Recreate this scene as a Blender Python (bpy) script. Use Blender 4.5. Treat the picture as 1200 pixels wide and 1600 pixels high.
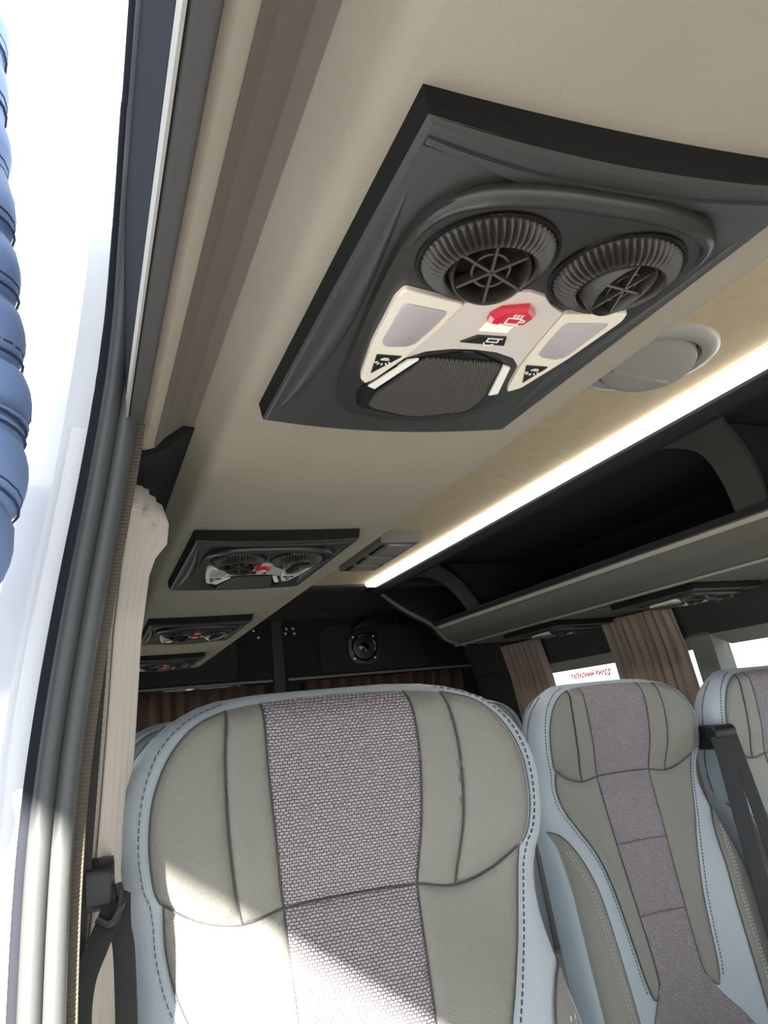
import bpy, bmesh, math, random
from mathutils import Vector, Matrix
from mathutils.geometry import delaunay_2d_cdt
random.seed(7)
for o in list(bpy.data.objects): bpy.data.objects.remove(o)
S = bpy.context.scene
COL = S.collection
# ------------------------------------------------------------------ camera, world, sun, exposure
# units are metres; the camera stands in the open side doorway, at the origin, x = across the van,
# y = towards the rear, z = up; the van floor lies at FLOOR
FLOOR = -1.2
GROUND = -1.75
cam = bpy.data.cameras.new('camera'); cam_o = bpy.data.objects.new('camera', cam); COL.objects.link(cam_o)
cam.sensor_fit = 'VERTICAL'; cam.sensor_height = 36.0; cam.lens = 36.0 * 1243.6 / 1600.0
cam.clip_start = 0.01; cam.clip_end = 200
CM = Matrix(((0.93416326, 0.00168372, -0.35684194), (-0.34307328, -0.27089804, -0.89939701), (-0.09818211, 0.96260657, -0.25248536)))
cam_o.matrix_world = CM.to_4x4()
S.camera = cam_o
world = bpy.data.worlds.new('world'); S.world = world; world.use_nodes = True
bg = world.node_tree.nodes['Background']
bg.inputs['Color'].default_value = (0.86, 0.93, 1.0, 1); bg.inputs['Strength'].default_value = 2.0
sun = bpy.data.lights.new('sun', 'SUN'); sun_o = bpy.data.objects.new('sun', sun); COL.objects.link(sun_o)
sun.energy = 34.0; sun.angle = math.radians(0.53); sun.color = (1.0, 0.95, 0.86)
SUN_DIR = Vector((1.0, 1.7, -0.72)).normalized()
sun_o.rotation_euler = SUN_DIR.to_track_quat('-Z', 'Y').to_euler()
sun_o.location = (-6, -6, 5)
S.view_settings.view_transform = 'Standard'; S.view_settings.look = 'None'
S.view_settings.exposure = 0.45; S.view_settings.gamma = 1.0
S.view_settings.use_curve_mapping = False

# ------------------------------------------------------------------ materials
def srgb(r, g, b):
    return tuple(((c / 255) / 12.92 if c / 255 <= 0.04045 else ((c / 255 + 0.055) / 1.055) ** 2.4) for c in (r, g, b)) + (1,)
MATS = {}
def mat(name, col, rough=0.6, metal=0.0, bump=0.0, scale=200.0, var=0.0, kind='noise', spec=0.5, coat=0.0, vscale=None, sheen=0.0):
    m = bpy.data.materials.new(name); m.use_nodes = True
    nt = m.node_tree; b = nt.nodes['Principled BSDF']
    b.inputs['Base Color'].default_value = col; b.inputs['Roughness'].default_value = rough; b.inputs['Metallic'].default_value = metal
    b.inputs['Specular IOR Level'].default_value = spec; b.inputs['Coat Weight'].default_value = coat
    if sheen: b.inputs['Sheen Weight'].default_value = sheen
    tc = nt.nodes.new('ShaderNodeTexCoord')
    if bump:
        if kind == 'voronoi':
            t = nt.nodes.new('ShaderNodeTexVoronoi'); out = t.outputs['Distance']
        else:
            t = nt.nodes.new('ShaderNodeTexNoise'); out = t.outputs['Fac']; t.inputs['Detail'].default_value = 4
        t.inputs['Scale'].default_value = scale
        nt.links.new(tc.outputs['Object'], t.inputs['Vector'])
        bp = nt.nodes.new('ShaderNodeBump'); bp.inputs['Strength'].default_value = bump; bp.inputs['Distance'].default_value = 0.002
        nt.links.new(out, bp.inputs['Height']); nt.links.new(bp.outputs['Normal'], b.inputs['Normal'])
    if var:
        n2 = nt.nodes.new('ShaderNodeTexNoise'); n2.inputs['Scale'].default_value = vscale or scale * 0.1; n2.inputs['Detail'].default_value = 3
        nt.links.new(tc.outputs['Object'], n2.inputs['Vector'])
        r = nt.nodes.new('ShaderNodeValToRGB')
        r.color_ramp.elements[0].position = 0.3; r.color_ramp.elements[1].position = 0.7
        r.color_ramp.elements[0].color = tuple(c * (1 - var) for c in col[:3]) + (1,)
        r.color_ramp.elements[1].color = tuple(min(1, c * (1 + var)) for c in col[:3]) + (1,)
        nt.links.new(n2.outputs['Fac'], r.inputs['Fac']); nt.links.new(r.outputs['Color'], b.inputs['Base Color'])
    MATS[name] = m
    return m
def emit_mat(name, col, strength):
    m = bpy.data.materials.new(name); m.use_nodes = True; nt = m.node_tree; b = nt.nodes['Principled BSDF']
    b.inputs['Base Color'].default_value = col; b.inputs['Emission Color'].default_value = col; b.inputs['Emission Strength'].default_value = strength
    MATS[name] = m; return m
def glass_mat(name, tint, gloss=0.08):
    m = bpy.data.materials.new(name); m.use_nodes = True; nt = m.node_tree
    for n in list(nt.nodes):
        if n.type == 'BSDF_PRINCIPLED': nt.nodes.remove(n)
    t = nt.nodes.new('ShaderNodeBsdfTransparent'); t.inputs['Color'].default_value = tint
    g = nt.nodes.new('ShaderNodeBsdfGlossy'); g.inputs['Roughness'].default_value = 0.03
    mx = nt.nodes.new('ShaderNodeMixShader'); mx.inputs['Fac'].default_value = gloss
    nt.links.new(t.outputs[0], mx.inputs[1]); nt.links.new(g.outputs[0], mx.inputs[2])
    nt.links.new(mx.outputs[0], nt.nodes['Material Output'].inputs['Surface'])
    MATS[name] = m; return m
def weave_mat(name, c_light, c_dark, pitch):
    """coarse two-tone woven cloth: two crossed wave sets, offset like a basket weave"""
    m = bpy.data.materials.new(name); m.use_nodes = True; nt = m.node_tree; b = nt.nodes['Principled BSDF']
    b.inputs['Roughness'].default_value = 0.95; b.inputs['Specular IOR Level'].default_value = 0.15
    tc = nt.nodes.new('ShaderNodeTexCoord')
    mp = nt.nodes.new('ShaderNodeMapping'); mp.inputs['Rotation'].default_value = (math.radians(90), 0, 0)
    nt.links.new(tc.outputs['Object'], mp.inputs['Vector'])
    nz = nt.nodes.new('ShaderNodeTexNoise'); nz.inputs['Scale'].default_value = 160; nz.inputs['Detail'].default_value = 2
    nt.links.new(mp.outputs['Vector'], nz.inputs['Vector'])
    mixv = nt.nodes.new('ShaderNodeMix'); mixv.data_type = 'VECTOR'; mixv.inputs['Factor'].default_value = 0.0030
    nt.links.new(mp.outputs['Vector'], mixv.inputs['A']); nt.links.new(nz.outputs['Color'], mixv.inputs['B'])
    br = nt.nodes.new('ShaderNodeTexBrick'); br.offset = 0.5
    br.inputs['Scale'].default_value = 1.0; br.inputs['Brick Width'].default_value = pitch * 1.5; br.inputs['Row Height'].default_value = pitch
    br.inputs['Mortar Size'].default_value = pitch * 0.22; br.inputs['Mortar Smooth'].default_value = 1.0
    br.inputs['Color1'].default_value = c_light; br.inputs['Color2'].default_value = tuple(0.78 * a + 0.22 * d for a, d in zip(c_light, c_dark))
    br.inputs['Mortar'].default_value = c_dark
    nt.links.new(mixv.outputs['Result'], br.inputs['Vector'])
    nt.links.new(br.outputs['Color'], b.inputs['Base Color'])
    bp = nt.nodes.new('ShaderNodeBump'); bp.inputs['Strength'].default_value = 0.8; bp.inputs['Distance'].default_value = 0.0015; bp.invert = True
    nt.links.new(br.outputs['Fac'], bp.inputs['Height']); nt.links.new(bp.outputs['Normal'], b.inputs['Normal'])
    MATS[name] = m; return m
def mesh_mat(name, col, scale):
    """fine perforated speaker cloth"""
    m = mat(name, col, 0.6)
    nt = m.node_tree; b = nt.nodes['Principled BSDF']
    tc = nt.nodes.new('ShaderNodeTexCoord'); mp = nt.nodes.new('ShaderNodeMapping'); mp.inputs['Scale'].default_value = (scale, scale, 0.01)
    mp.inputs['Rotation'].default_value = (0, 0, math.radians(30))
    nt.links.new(tc.outputs['Object'], mp.inputs['Vector'])
    v = nt.nodes.new('ShaderNodeTexVoronoi'); v.inputs['Randomness'].default_value = 0.0; v.inputs['Scale'].default_value = 1.0
    nt.links.new(mp.outputs['Vector'], v.inputs['Vector'])
    r = nt.nodes.new('ShaderNodeValToRGB'); r.color_ramp.elements[0].position = 0.28; r.color_ramp.elements[1].position = 0.45
    r.color_ramp.elements[0].color = (0.003, 0.003, 0.003, 1); r.color_ramp.elements[1].color = col
    nt.links.new(v.outputs['Distance'], r.inputs['Fac']); nt.links.new(r.outputs['Color'], b.inputs['Base Color'])
    bp = nt.nodes.new('ShaderNodeBump'); bp.inputs['Strength'].default_value = 0.6; bp.inputs['Distance'].default_value = 0.0006
    nt.links.new(v.outputs['Distance'], bp.inputs['Height']); nt.links.new(bp.outputs['Normal'], b.inputs['Normal'])
    return m
M = MATS
mat('ceiling_cloth', srgb(190, 174, 144), 0.95, bump=0.25, scale=500, var=0.06, vscale=30, spec=0.1)
mat('duct_cloth', srgb(149, 142, 128), 0.9, bump=0.2, scale=700, var=0.03, vscale=12, spec=0.15)
mat('duct_cloth_shade', srgb(106, 101, 94), 0.85, bump=0.2, scale=700, spec=0.15)
mat('dark_trim', srgb(54, 52, 49), 0.75, bump=0.2, scale=500, spec=0.3)
mat('rail_plastic', srgb(70, 68, 67), 0.75, bump=0.1, scale=600, spec=0.35)
mat('black_liner', srgb(34, 34, 36), 0.9, bump=0.2, scale=400, spec=0.15)
mat('rack_grey', srgb(96, 94, 87), 0.8, bump=0.2, scale=600, spec=0.2)
mat('reveal_grey', srgb(124, 120, 110), 0.7)
mat('rack_trim', srgb(160, 155, 143), 0.5)
mat('console_black', srgb(52, 54, 52), 0.38, bump=0.12, scale=1500, spec=0.5)
mat('console_shade_black', srgb(17, 17, 16), 0.7, spec=0.2)
mat('pod_black', srgb(42, 41, 38), 0.30, bump=0.05, scale=1800, spec=0.6)
mat('vent_black', srgb(48, 44, 39), 0.36, spec=0.6)
mat('void_black', (0.004, 0.004, 0.004, 1), 0.9, spec=0.1)
mat('cream_plastic', srgb(232, 224, 206), 0.35)
mat('pearl_plastic', srgb(214, 205, 194), 0.25, coat=0.3)
mat('lens_lilac', srgb(176, 168, 170), 0.35)
mat('gloss_black', srgb(18, 18, 18), 0.15)
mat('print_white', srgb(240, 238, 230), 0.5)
mat('red_lens', srgb(205, 22, 48), 0.15, coat=0.6)
mat('chrome', srgb(235, 235, 232), 0.12, metal=1.0)
mat('steel', srgb(150, 150, 150), 0.35, metal=1.0)
mesh_mat('speaker_mesh', srgb(84, 80, 74), 560)
mat('leather_light', srgb(166, 176, 184), 0.42, bump=0.35, scale=900, kind='voronoi', spec=0.5)
mat('leather_mid', srgb(124, 124, 117), 0.45, bump=0.35, scale=900, kind='voronoi', spec=0.45)
mat('leather_dark', srgb(96, 98, 97), 0.5, bump=0.3, scale=900, kind='voronoi')
mat('thread_dark', srgb(66, 68, 70), 0.8)
mat('thread_light', srgb(205, 205, 200), 0.8)
weave_mat('seat_weave', srgb(166, 160, 164), srgb(80, 74, 80), 0.0030)
mat('curtain_grey', srgb(196, 188, 178), 0.9, bump=0.15, scale=1200, spec=0.1, sheen=0.2)
mat('curtain_rear', srgb(74, 60, 52), 0.9, bump=0.15, scale=1200, spec=0.1)
mat('rear_panel', srgb(40, 39, 37), 0.8, bump=0.2, scale=500, spec=0.2)
mat('curtain_brown', srgb(150, 130, 116), 0.9, bump=0.15, scale=1200, spec=0.1, sheen=0.2)
mat('seal_rubber', srgb(70, 72, 72), 0.42, bump=0.06, scale=300, spec=0.5)
mat('seal_edge', srgb(40, 42, 48), 0.9, spec=0.05)
mat('seal_rib', srgb(84, 78, 68), 0.9, bump=0.3, scale=900)
mat('beige_edge', srgb(176, 166, 138), 0.6)
mat('white_paint', srgb(235, 236, 238), 0.25, coat=0.5)
mat('belt_black', srgb(25, 25, 26), 0.7, bump=0.4, scale=900)
mat('plastic_black', srgb(20, 20, 21), 0.4)
mat('grey_plastic', srgb(150, 148, 140), 0.5)
mat('grey_dark_plastic', srgb(112, 110, 104), 0.55)
mat('floor_vinyl', srgb(90, 90, 92), 0.7, var=0.1, scale=80)
mat('asphalt', srgb(120, 118, 114), 0.95, bump=0.5, scale=120, var=0.15)
mat('jacket_blue', srgb(128, 154, 200), 0.55, bump=0.3, scale=60, spec=0.4)
mat('jacket_seam', srgb(40, 56, 96), 0.7)
mat('denim', srgb(52, 62, 86), 0.9, bump=0.3, scale=500)
mat('skin', srgb(214, 168, 142), 0.55)
mat('hair_brown', srgb(58, 42, 32), 0.7, bump=0.5, scale=150)
mat('shoe_black', srgb(28, 28, 28), 0.5)
mat('print_red', srgb(214, 60, 34), 0.6)
pr_ = M['print_red'].node_tree; tr_ = pr_.nodes.new('ShaderNodeBsdfTranslucent'); tr_.inputs['Color'].default_value = srgb(214, 66, 36)
pr_.links.new(tr_.outputs[0], pr_.nodes['Material Output'].inputs['Surface'])
emit_mat('led', (1.0, 0.97, 0.98, 1), 9.0)
emit_mat('lit_icon', (1.0, 0.80, 0.68, 1), 0.22)
glass_mat('window_glass', (0.92, 0.95, 0.95, 1))
glass_mat('tinted_glass', (0.03, 0.03, 0.03, 1), 0.05)

# ------------------------------------------------------------------ mesh helpers
def link_mesh(name, me, material, parent=None, smooth=False, auto=None):
    o = bpy.data.objects.new(name, me); COL.objects.link(o)
    if material is not None: me.materials.append(M[material] if isinstance(material, str) else material)
    if smooth:
        bm = bmesh.new(); bm.from_mesh(me)
        for fc in bm.faces: fc.smooth = True
        for e in bm.edges: e.smooth = not (len(e.link_faces) == 2 and e.calc_face_angle(0) > math.radians(42))
        bm.to_mesh(me); bm.free()
    if parent is not None: o.parent = parent
    return o
def from_bm(name, bm, material, parent=None, smooth=False):
    bmesh.ops.recalc_face_normals(bm, faces=bm.faces)
    me = bpy.data.meshes.new(name); bm.to_mesh(me); bm.free()
    return link_mesh(name, me, material, parent, smooth)
def pydata(name, v, f, material, parent=None, smooth=False):
    me = bpy.data.meshes.new(name); me.from_pydata([tuple(a) for a in v], [], f); me.update()
    bm = bmesh.new(); bm.from_mesh(me); bmesh.ops.recalc_face_normals(bm, faces=bm.faces); bm.to_mesh(me); bm.free()
    return link_mesh(name, me, material, parent, smooth)
def thing(name, label, cat, loc=(0, 0, 0), group=None):
    o = bpy.data.objects.new(name, None); COL.objects.link(o); o.location = loc; o.empty_display_size = 0.05
    return tag(o, label, cat, group)
def tag(o, label, cat, group=None):
    o['label'] = label; o['category'] = cat
    if group: o['group'] = group
    return o
def struct(o, label=None, cat=None):
    o['kind'] = 'structure'
    if label: o['label'] = label
    if cat: o['category'] = cat
    return o
def bm_box(bm, x0, x1, y0, y1, z0, z1):
    vs = [bm.verts.new(p) for p in ((x0, y0, z0), (x1, y0, z0), (x1, y1, z0), (x0, y1, z0), (x0, y0, z1), (x1, y0, z1), (x1, y1, z1), (x0, y1, z1))]
    for f in ((0, 3, 2, 1), (4, 5, 6, 7), (0, 1, 5, 4), (1, 2, 6, 5), (2, 3, 7, 6), (3, 0, 4, 7)): bm.faces.new([vs[i] for i in f])
    return vs
def box(name, x0, x1, y0, y1, z0, z1, material, parent=None, bevel=0.0, seg=2):
    bm = bmesh.new(); bm_box(bm, x0, x1, y0, y1, z0, z1)
    if bevel: bmesh.ops.bevel(bm, geom=bm.edges[:], offset=bevel, segments=seg, affect='EDGES', profile=0.5)
    return from_bm(name, bm, material, parent, bool(bevel))
def extrude_y(name, prof, y0, y1, material, parent=None, closed=True, smooth=False, rows=1):
    """sweep an (x, z) profile along y"""
    v = []; n = len(prof)
    for k in range(rows + 1):
        y = y0 + (y1 - y0) * k / rows
        v += [(x, y, z) for x, z in prof]
    f = []
    for k in range(rows):
        for i in range(n if closed else n - 1):
            j = (i + 1) % n; f.append((k * n + i, k * n + j, (k + 1) * n + j, (k + 1) * n + i))
    if closed: f += [tuple(range(n)), tuple(range(rows * n, rows * n + n))]
    return pydata(name, v, f, material, parent, smooth)
def round_poly(pts, r, seg=4):
    """round the corners of a 2D polygon; r is one radius or one per corner"""
    out = []; n = len(pts)
    for i in range(n):
        p = Vector(pts[i]); a = Vector(pts[i - 1]); b = Vector(pts[(i + 1) % n]); rr = r[i] if isinstance(r, (list, tuple)) else r
        if rr <= 0: out.append(tuple(p)); continue
        da = (a - p); db = (b - p); la, lb = da.length, db.length
        t = min(rr, la * 0.48, lb * 0.48); s = p + da / la * t; e = p + db / lb * t
        for k in range(seg + 1):
            q = k / seg; out.append(tuple((1 - q) ** 2 * s + 2 * q * (1 - q) * p + q * q * e))
    return out
def prism(name, pts, h0, h1, xf, material, parent=None, bevel=0.0, smooth=False, seg=2):
    """polygon (u, v) extruded from h0 to h1, bevelled on the h1 rim, mapped by xf(u, v, h)"""
    bm = bmesh.new()
    lo = [bm.verts.new((u, v, h0)) for u, v in pts]; hi = [bm.verts.new((u, v, h1)) for u, v in pts]
    n = len(pts)
    bm.faces.new(lo[::-1]); top = bm.faces.new(hi)
    for i in range(n): bm.faces.new((lo[i], lo[(i + 1) % n], hi[(i + 1) % n], hi[i]))
    if bevel: bmesh.ops.bevel(bm, geom=list(top.edges), offset=bevel, segments=seg, affect='EDGES', profile=0.5)
    for v in bm.verts: v.co = Vector(xf(*v.co))
    return from_bm(name, bm, material, parent, smooth)
def sweep(name, path, radius, material, parent=None, n=10, closed=False, flat=None, up=Vector((0, 0, 1))):
    """round (or flat = (half width, half thickness)) section swept along a 3D path"""
    P = [Vector(p) for p in path]; v = []; f = []; m = len(P)
    for i, p in enumerate(P):
        t = (P[min(i + 1, m - 1)] - P[max(i - 1, 0)]).normalized() if not closed else (P[(i + 1) % m] - P[i - 1]).normalized()
        a = t.cross(up)
        if a.length < 1e-4: a = t.cross(Vector((0, 1, 0)))
        a.normalize(); b = t.cross(a).normalized()
        r = radius[i] if isinstance(radius, (list, tuple)) else radius
        for k in range(n):
            q = 2 * math.pi * k / n
            if flat:
                cs, sn = math.cos(q), math.sin(q)
                cs = math.copysign(abs(cs) ** 0.4, cs); sn = math.copysign(abs(sn) ** 0.4, sn)
                v.append(p + a * cs * flat[0] + b * sn * flat[1])
            else: v.append(p + a * math.cos(q) * r + b * math.sin(q) * r)
    rng = m if closed else m - 1
    for i in range(rng):
        for k in range(n):
            j = (i + 1) % m
            f.append((i * n + k, i * n + (k + 1) % n, j * n + (k + 1) % n, j * n + k))
    if not closed: f += [tuple(range(n)), tuple(range((m - 1) * n, m * n))]
    return pydata(name, v, f, material, parent, True)
def smooth_path(pts, per=8):
    """Catmull-Rom through the points"""
    P = [Vector(p) for p in pts]; out = []
    for i in range(len(P) - 1):
        p0 = P[max(i - 1, 0)]; p1 = P[i]; p2 = P[i + 1]; p3 = P[min(i + 2, len(P) - 1)]
        for k in range(per):
            t = k / per
            out.append(0.5 * ((2 * p1) + (p2 - p0) * t + (2 * p0 - 5 * p1 + 4 * p2 - p3) * t * t + (3 * p1 - p0 - 3 * p2 + p3) * t ** 3))
    out.append(P[-1]); return out
def interp(x, tab):
    if x <= tab[0][0]: return tab[0][1]
    for (a, fa), (b, fb) in zip(tab, tab[1:]):
        if x <= b:
            t = (x - a) / (b - a); return fa + (fb - fa) * t
    return tab[-1][1]
def sinterp(x, tab):
    """smooth (Catmull-Rom) table lookup"""
    n = len(tab)
    if x <= tab[0][0]: return tab[0][1]
    if x >= tab[-1][0]: return tab[-1][1]
    for i in range(n - 1):
        if x <= tab[i + 1][0]:
            a, fa = tab[i]; b, fb = tab[i + 1]; h = b - a; t = (x - a) / h
            m0 = (fb - tab[i - 1][1]) / (b - tab[i - 1][0]) if i > 0 else (fb - fa) / h
            m1 = (tab[i + 2][1] - fa) / (tab[i + 2][0] - a) if i + 2 < n else (fb - fa) / h
            return (2 * t ** 3 - 3 * t * t + 1) * fa + (t ** 3 - 2 * t * t + t) * h * m0 + (-2 * t ** 3 + 3 * t * t) * fb + (t ** 3 - t * t) * h * m1
def lathe(prof, n, close=False):
    v = []; f = []; m = len(prof)
    for k in range(n):
        a = 2 * math.pi * k / n
        for r, z in prof: v.append((r * math.cos(a), r * math.sin(a), z))
    for k in range(n):
        j = (k + 1) % n
        for i in range(m - 1): f.append((k * m + i, k * m + i + 1, j * m + i + 1, j * m + i))
    return v, f
def copy_tree(o, parent=None):
    c = o.copy(); COL.objects.link(c); c.parent = parent
    for ch in list(o.children): copy_tree(ch, c)
    return c
def panel_mesh(poly, depth_fn, step, edge_drop, edge_w, holes=None):
    """fill a 2D polygon with a fine grid; depth_fn(x, d) gives the surface, the rim sinks by edge_drop over edge_w"""
    pts = []
    n = len(poly)
    for i in range(n):
        a = Vector(poly[i]); b = Vector(poly[(i + 1) % n]); k = max(1, int((b - a).length / step))
        for q in range(k): pts.append(a + (b - a) * (q / k))
    nb = len(pts)
    bound = pts[:]
    segs = [(bound[i], bound[(i + 1) % nb]) for i in range(nb)]
    def dist(p):
        best = 9
        for a, b in segs:
            ab = b - a; t = max(0, min(1, (p - a).dot(ab) / max(ab.length_squared, 1e-12))); d = (p - a - ab * t).length_squared
            if d < best: best = d
        return math.sqrt(best)
    def inside(p):
        c = False
        for a, b in segs:
            if (a.y > p.y) != (b.y > p.y) and p.x < (b.x - a.x) * (p.y - a.y) / (b.y - a.y) + a.x: c = not c
        return c
    x0 = min(p.x for p in bound); x1 = max(p.x for p in bound); y0 = min(p.y for p in bound); y1 = max(p.y for p in bound)
    dd = [0.0] * nb
    # an inner ring close to the rim keeps the rolled edge crisp
    y = y0 + step * 0.5; row = 0
    while y < y1:
        x = x0 + (step * 0.5 if row % 2 else 0)
        while x < x1:
            p = Vector((x, y))
            if inside(p):
                d = dist(p)
                if d > step * 0.45: pts.append(p); dd.append(d)
            x += step
        y += step; row += 1
    ring = []
    for i in range(nb):
        t = (bound[(i + 1) % nb] - bound[i - 1]); nrm = Vector((-t.y, t.x))
        if nrm.length < 1e-9: continue
        nrm.normalize()
        for s in (1, -1):
            p = bound[i] + nrm * s * edge_w * 0.35
            if inside(p) and dist(p) > edge_w * 0.3: ring.append(p)
    for p in ring: pts.append(p); dd.append(edge_w * 0.35)
    edges = [(i, (i + 1) % nb) for i in range(nb)]
    ov, oe, of, _, _, _ = delaunay_2d_cdt([Vector(p) for p in pts], edges, [], 1, 1e-6)
    v = []
    for p in ov:
        d = dist(p); q = min(1, d / edge_w); roll = edge_drop * (1 - math.sqrt(max(0, 1 - (1 - q) ** 2)))
        v.append((p.x, depth_fn(p.x, p.y) + roll, p.y))
    return v, [tuple(x) for x in of]

# ------------------------------------------------------------------ the van's shell
Y0, YE = -1.5, 3.45           # front opening towards the cab, rear doors
RIGHT = [(1.665, 0.54), (1.70, 0.27), (1.735, 0.13), (1.79, -0.25), (1.81, -0.6), (1.80, FLOOR)]
struct(box('floor', -0.05, 1.82, Y0, YE + 0.02, FLOOR - 0.04, FLOOR, 'floor_vinyl'))
g = struct(box('ground', -9, 12, -9, 12, GROUND - 0.05, GROUND, 'asphalt'), 'pale sunlit paving outside the van', 'ground')
# ceiling: pale cloth headlining, darker over the racks and at the rear
struct(extrude_y('ceiling', [(0.06, 0.5), (0.995, 0.5), (0.995, 0.52), (0.06, 0.52)], Y0, 2.775, 'ceiling_cloth'))
hd = []
for (y, z) in ((2.775, 0.492), (2.80, 0.487), (2.84, 0.497), (2.95, 0.503), (3.2, 0.497), (3.38, 0.486), (3.45, 0.462), (3.45, 0.53), (2.775, 0.53)): hd.append((y, z))
v = [(0.02, y, z) for y, z in hd] + [(1.72, y, z) for y, z in hd]; n = len(hd)
struct(pydata('trim_1', v, [tuple(range(n)), tuple(range(n, 2 * n))] + [(i, (i + 1) % n, n + (i + 1) % n, n + i) for i in range(n)], 'dark_trim'), 'dark grey curved header panel above the rear doors', 'header panel')
# outer roof
rp = [(0.035, 0.40), (0.06, 0.56), (0.14, 0.64), (0.87, 0.68), (1.60, 0.64), (1.70, 0.56), (1.76, 0.3), (1.74, 0.3), (1.68, 0.54), (1.58, 0.62), (0.87, 0.66), (0.16, 0.62), (0.08, 0.54), (0.055, 0.40)]
struct(extrude_y('roof', rp, Y0, YE + 0.05, 'white_paint'), 'white painted van roof shell', 'roof')
# the door opening: header, rear pillar and its seals
struct(extrude_y('trim_2', [(0.036, 0.285), (0.034, 0.44), (0.06, 0.46), (0.10, 0.40), (0.10, 0.31), (0.055, 0.285)], Y0, 0.70, 'seal_edge'), 'dark rubber faced header along the top of the door opening', 'door header')

# ---- left wall behind the pillar (dark above the glass, trimmed below), inner face leans out with height lost
LW = [(0.078, 0.53), (0.052, 0.30), (0.040, 0.215), (0.024, 0.10), (-0.005, -0.25), (-0.012, -0.6), (-0.012, FLOOR)]
def wall_strip(name, prof, y0, y1, thick, material, parent=None):
    p = prof + [(x - thick, z) for x, z in reversed(prof)]
    return extrude_y(name, p, y0, y1, material, parent)
def seg(prof, za, zb):
    pr = sorted(prof, key=lambda p: -p[1]); tab = sorted([(z, x) for x, z in prof])
    mid = [p for p in pr if zb < p[1] < za]
    return [(interp(za, tab), za)] + mid + [(interp(zb, tab), zb)]
wl = struct(wall_strip('wall_left', seg(LW, 0.30, 0.14), 0.74, YE, 0.05, 'black_liner'))
wall_strip('upper_panel', seg(LW, 0.53, 0.30), 0.74, YE, 0.012, 'black_liner', wl)
wall_strip('lower_panel', seg(LW, -0.5, FLOOR), 0.74, YE, 0.05, 'dark_trim', wl)
for a, b in ((0.74, 0.80), (1.58, 1.68), (2.50, 2.60), (3.36, YE)): wall_strip('window_post', seg(LW, 0.14, -0.5), a, b, 0.05, 'dark_trim', wl)
for k, (a, b) in enumerate(((0.80, 1.58), (1.68, 2.50), (2.60, 3.36))):
    w = struct(wall_strip('window_%d' % (k + 1), [(x - 0.03, z) for x, z in seg(LW, 0.14, -0.5)], a, b, 0.004, 'window_glass'), ('left window pane beside the front seat', 'left window pane in the second row', 'left window pane nearest the rear doors')[k], 'window')
# outer skin behind the door opening
osk = [(x - 0.075, z) for x, z in LW]
struct(extrude_y('wall_outer', [(x, z) for x, z in seg(osk, -0.5, FLOOR)] + [(x - 0.006, z) for x, z in reversed(seg(osk, -0.5, FLOOR))], 0.70, YE, 'white_paint'), 'white painted outer side panel of the van', 'side panel')
# pillar core: a white painted post leaning like the wall, seals along its front
def edge_x(z): return sinterp(z, [(-1.2, -0.05), (-0.6, -0.05), (-0.18, -0.046), (-0.04, -0.039), (0.08, -0.023), (0.24, 0.005), (0.36, 0.022), (0.48, 0.034)])
zs = [-1.2, -0.8, -0.5, -0.3, -0.15, -0.05, 0.05, 0.15, 0.22, 0.28, 0.34, 0.40, 0.46]
v = []; f = []
for z in zs:
    e = edge_x(z); v += [(e - 0.022, 0.675, z), (e + 0.041, 0.675, z), (e + 0.043, 0.735, z), (e - 0.050, 0.735, z)]
for i in range(len(zs) - 1):
    for k in range(4): f.append((i * 4 + k, i * 4 + (k + 1) % 4, i * 4 + 4 + (k + 1) % 4, i * 4 + 4 + k))
f += [(0, 1, 2, 3), tuple(range(len(v) - 4, len(v)))]
pil = struct(pydata('door_pillar', v, f, 'white_paint'), 'white painted rear pillar of the side door opening', 'pillar')
def seal_path(off, y, zc=0.0, top=True):
    """follows the pillar up, rounds the corner and runs forward along the header"""
    p = [(edge_x(z) + off, y, z) for z in [-1.2, -0.9, -0.6, -0.4, -0.25, -0.18, -0.1, -0.04, 0.02, 0.08, 0.14, 0.2, 0.26, 0.31]]
    hz = 0.43 + zc
    p += [(edge_x(0.36) + off * 0.9, y - 0.010, 0.36), (edge_x(0.40) + off * 0.75, y - 0.04, 0.40 + zc * 0.5), (edge_x(0.43) + off * 0.6, y - 0.09, hz - 0.005), (edge_x(0.44) + off * 0.5, y - 0.16, hz), (0.0315 + off * 0.45, y - 0.4, hz), (0.0315 + off * 0.45, Y0, hz)]
    return smooth_path(p, 5)
dsl = thing('door_seal', 'dark ribbed rubber seal framing the open side door', 'door seal', (0, 0, 0))
sweep('outer_lip', seal_path(0.004, 0.655), 0.0055, 'seal_edge', dsl, 10)
sweep('seal_tube', seal_path(0.0135, 0.652), 0.0082, 'seal_rubber', dsl, 14)
sweep('seal_tube', seal_path(0.0285, 0.654, -0.03), 0.0082, 'seal_rubber', dsl, 14)
rp_ = [p for p in seal_path(0.0335, 0.660, -0.06) if p.z < 0.27]
sweep('edge_bead', [p + Vector((0, -0.004, 0)) for p in rp_], 0.0022, 'beige_edge', dsl, 8)
rs = [p + Vector((0.0075, 0.004, 0)) for p in rp_]
v = []; f = []
rib_n = 0; zz = -0.75
while zz < 0.262:
    e = edge_x(zz) + 0.034
    for dz, dy in ((0.0, 0.0), (0.0013, -0.0008), (0.0026, 0.0)):
        v += [(e, 0.662 + dy, zz + dz), (e + 0.0095, 0.664 + dy, zz + dz)]
    zz += 0.0030; rib_n += 1
for i in range(len(v) // 2 - 1): f.append((2 * i, 2 * i + 1, 2 * i + 3, 2 * i + 2))
rb_ = pydata('ribbed_strip', v, f, 'seal_rib', dsl)
md = rb_.modifiers.new('thick', 'SOLIDIFY'); md.thickness = 0.004; md.offset = 0
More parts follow.
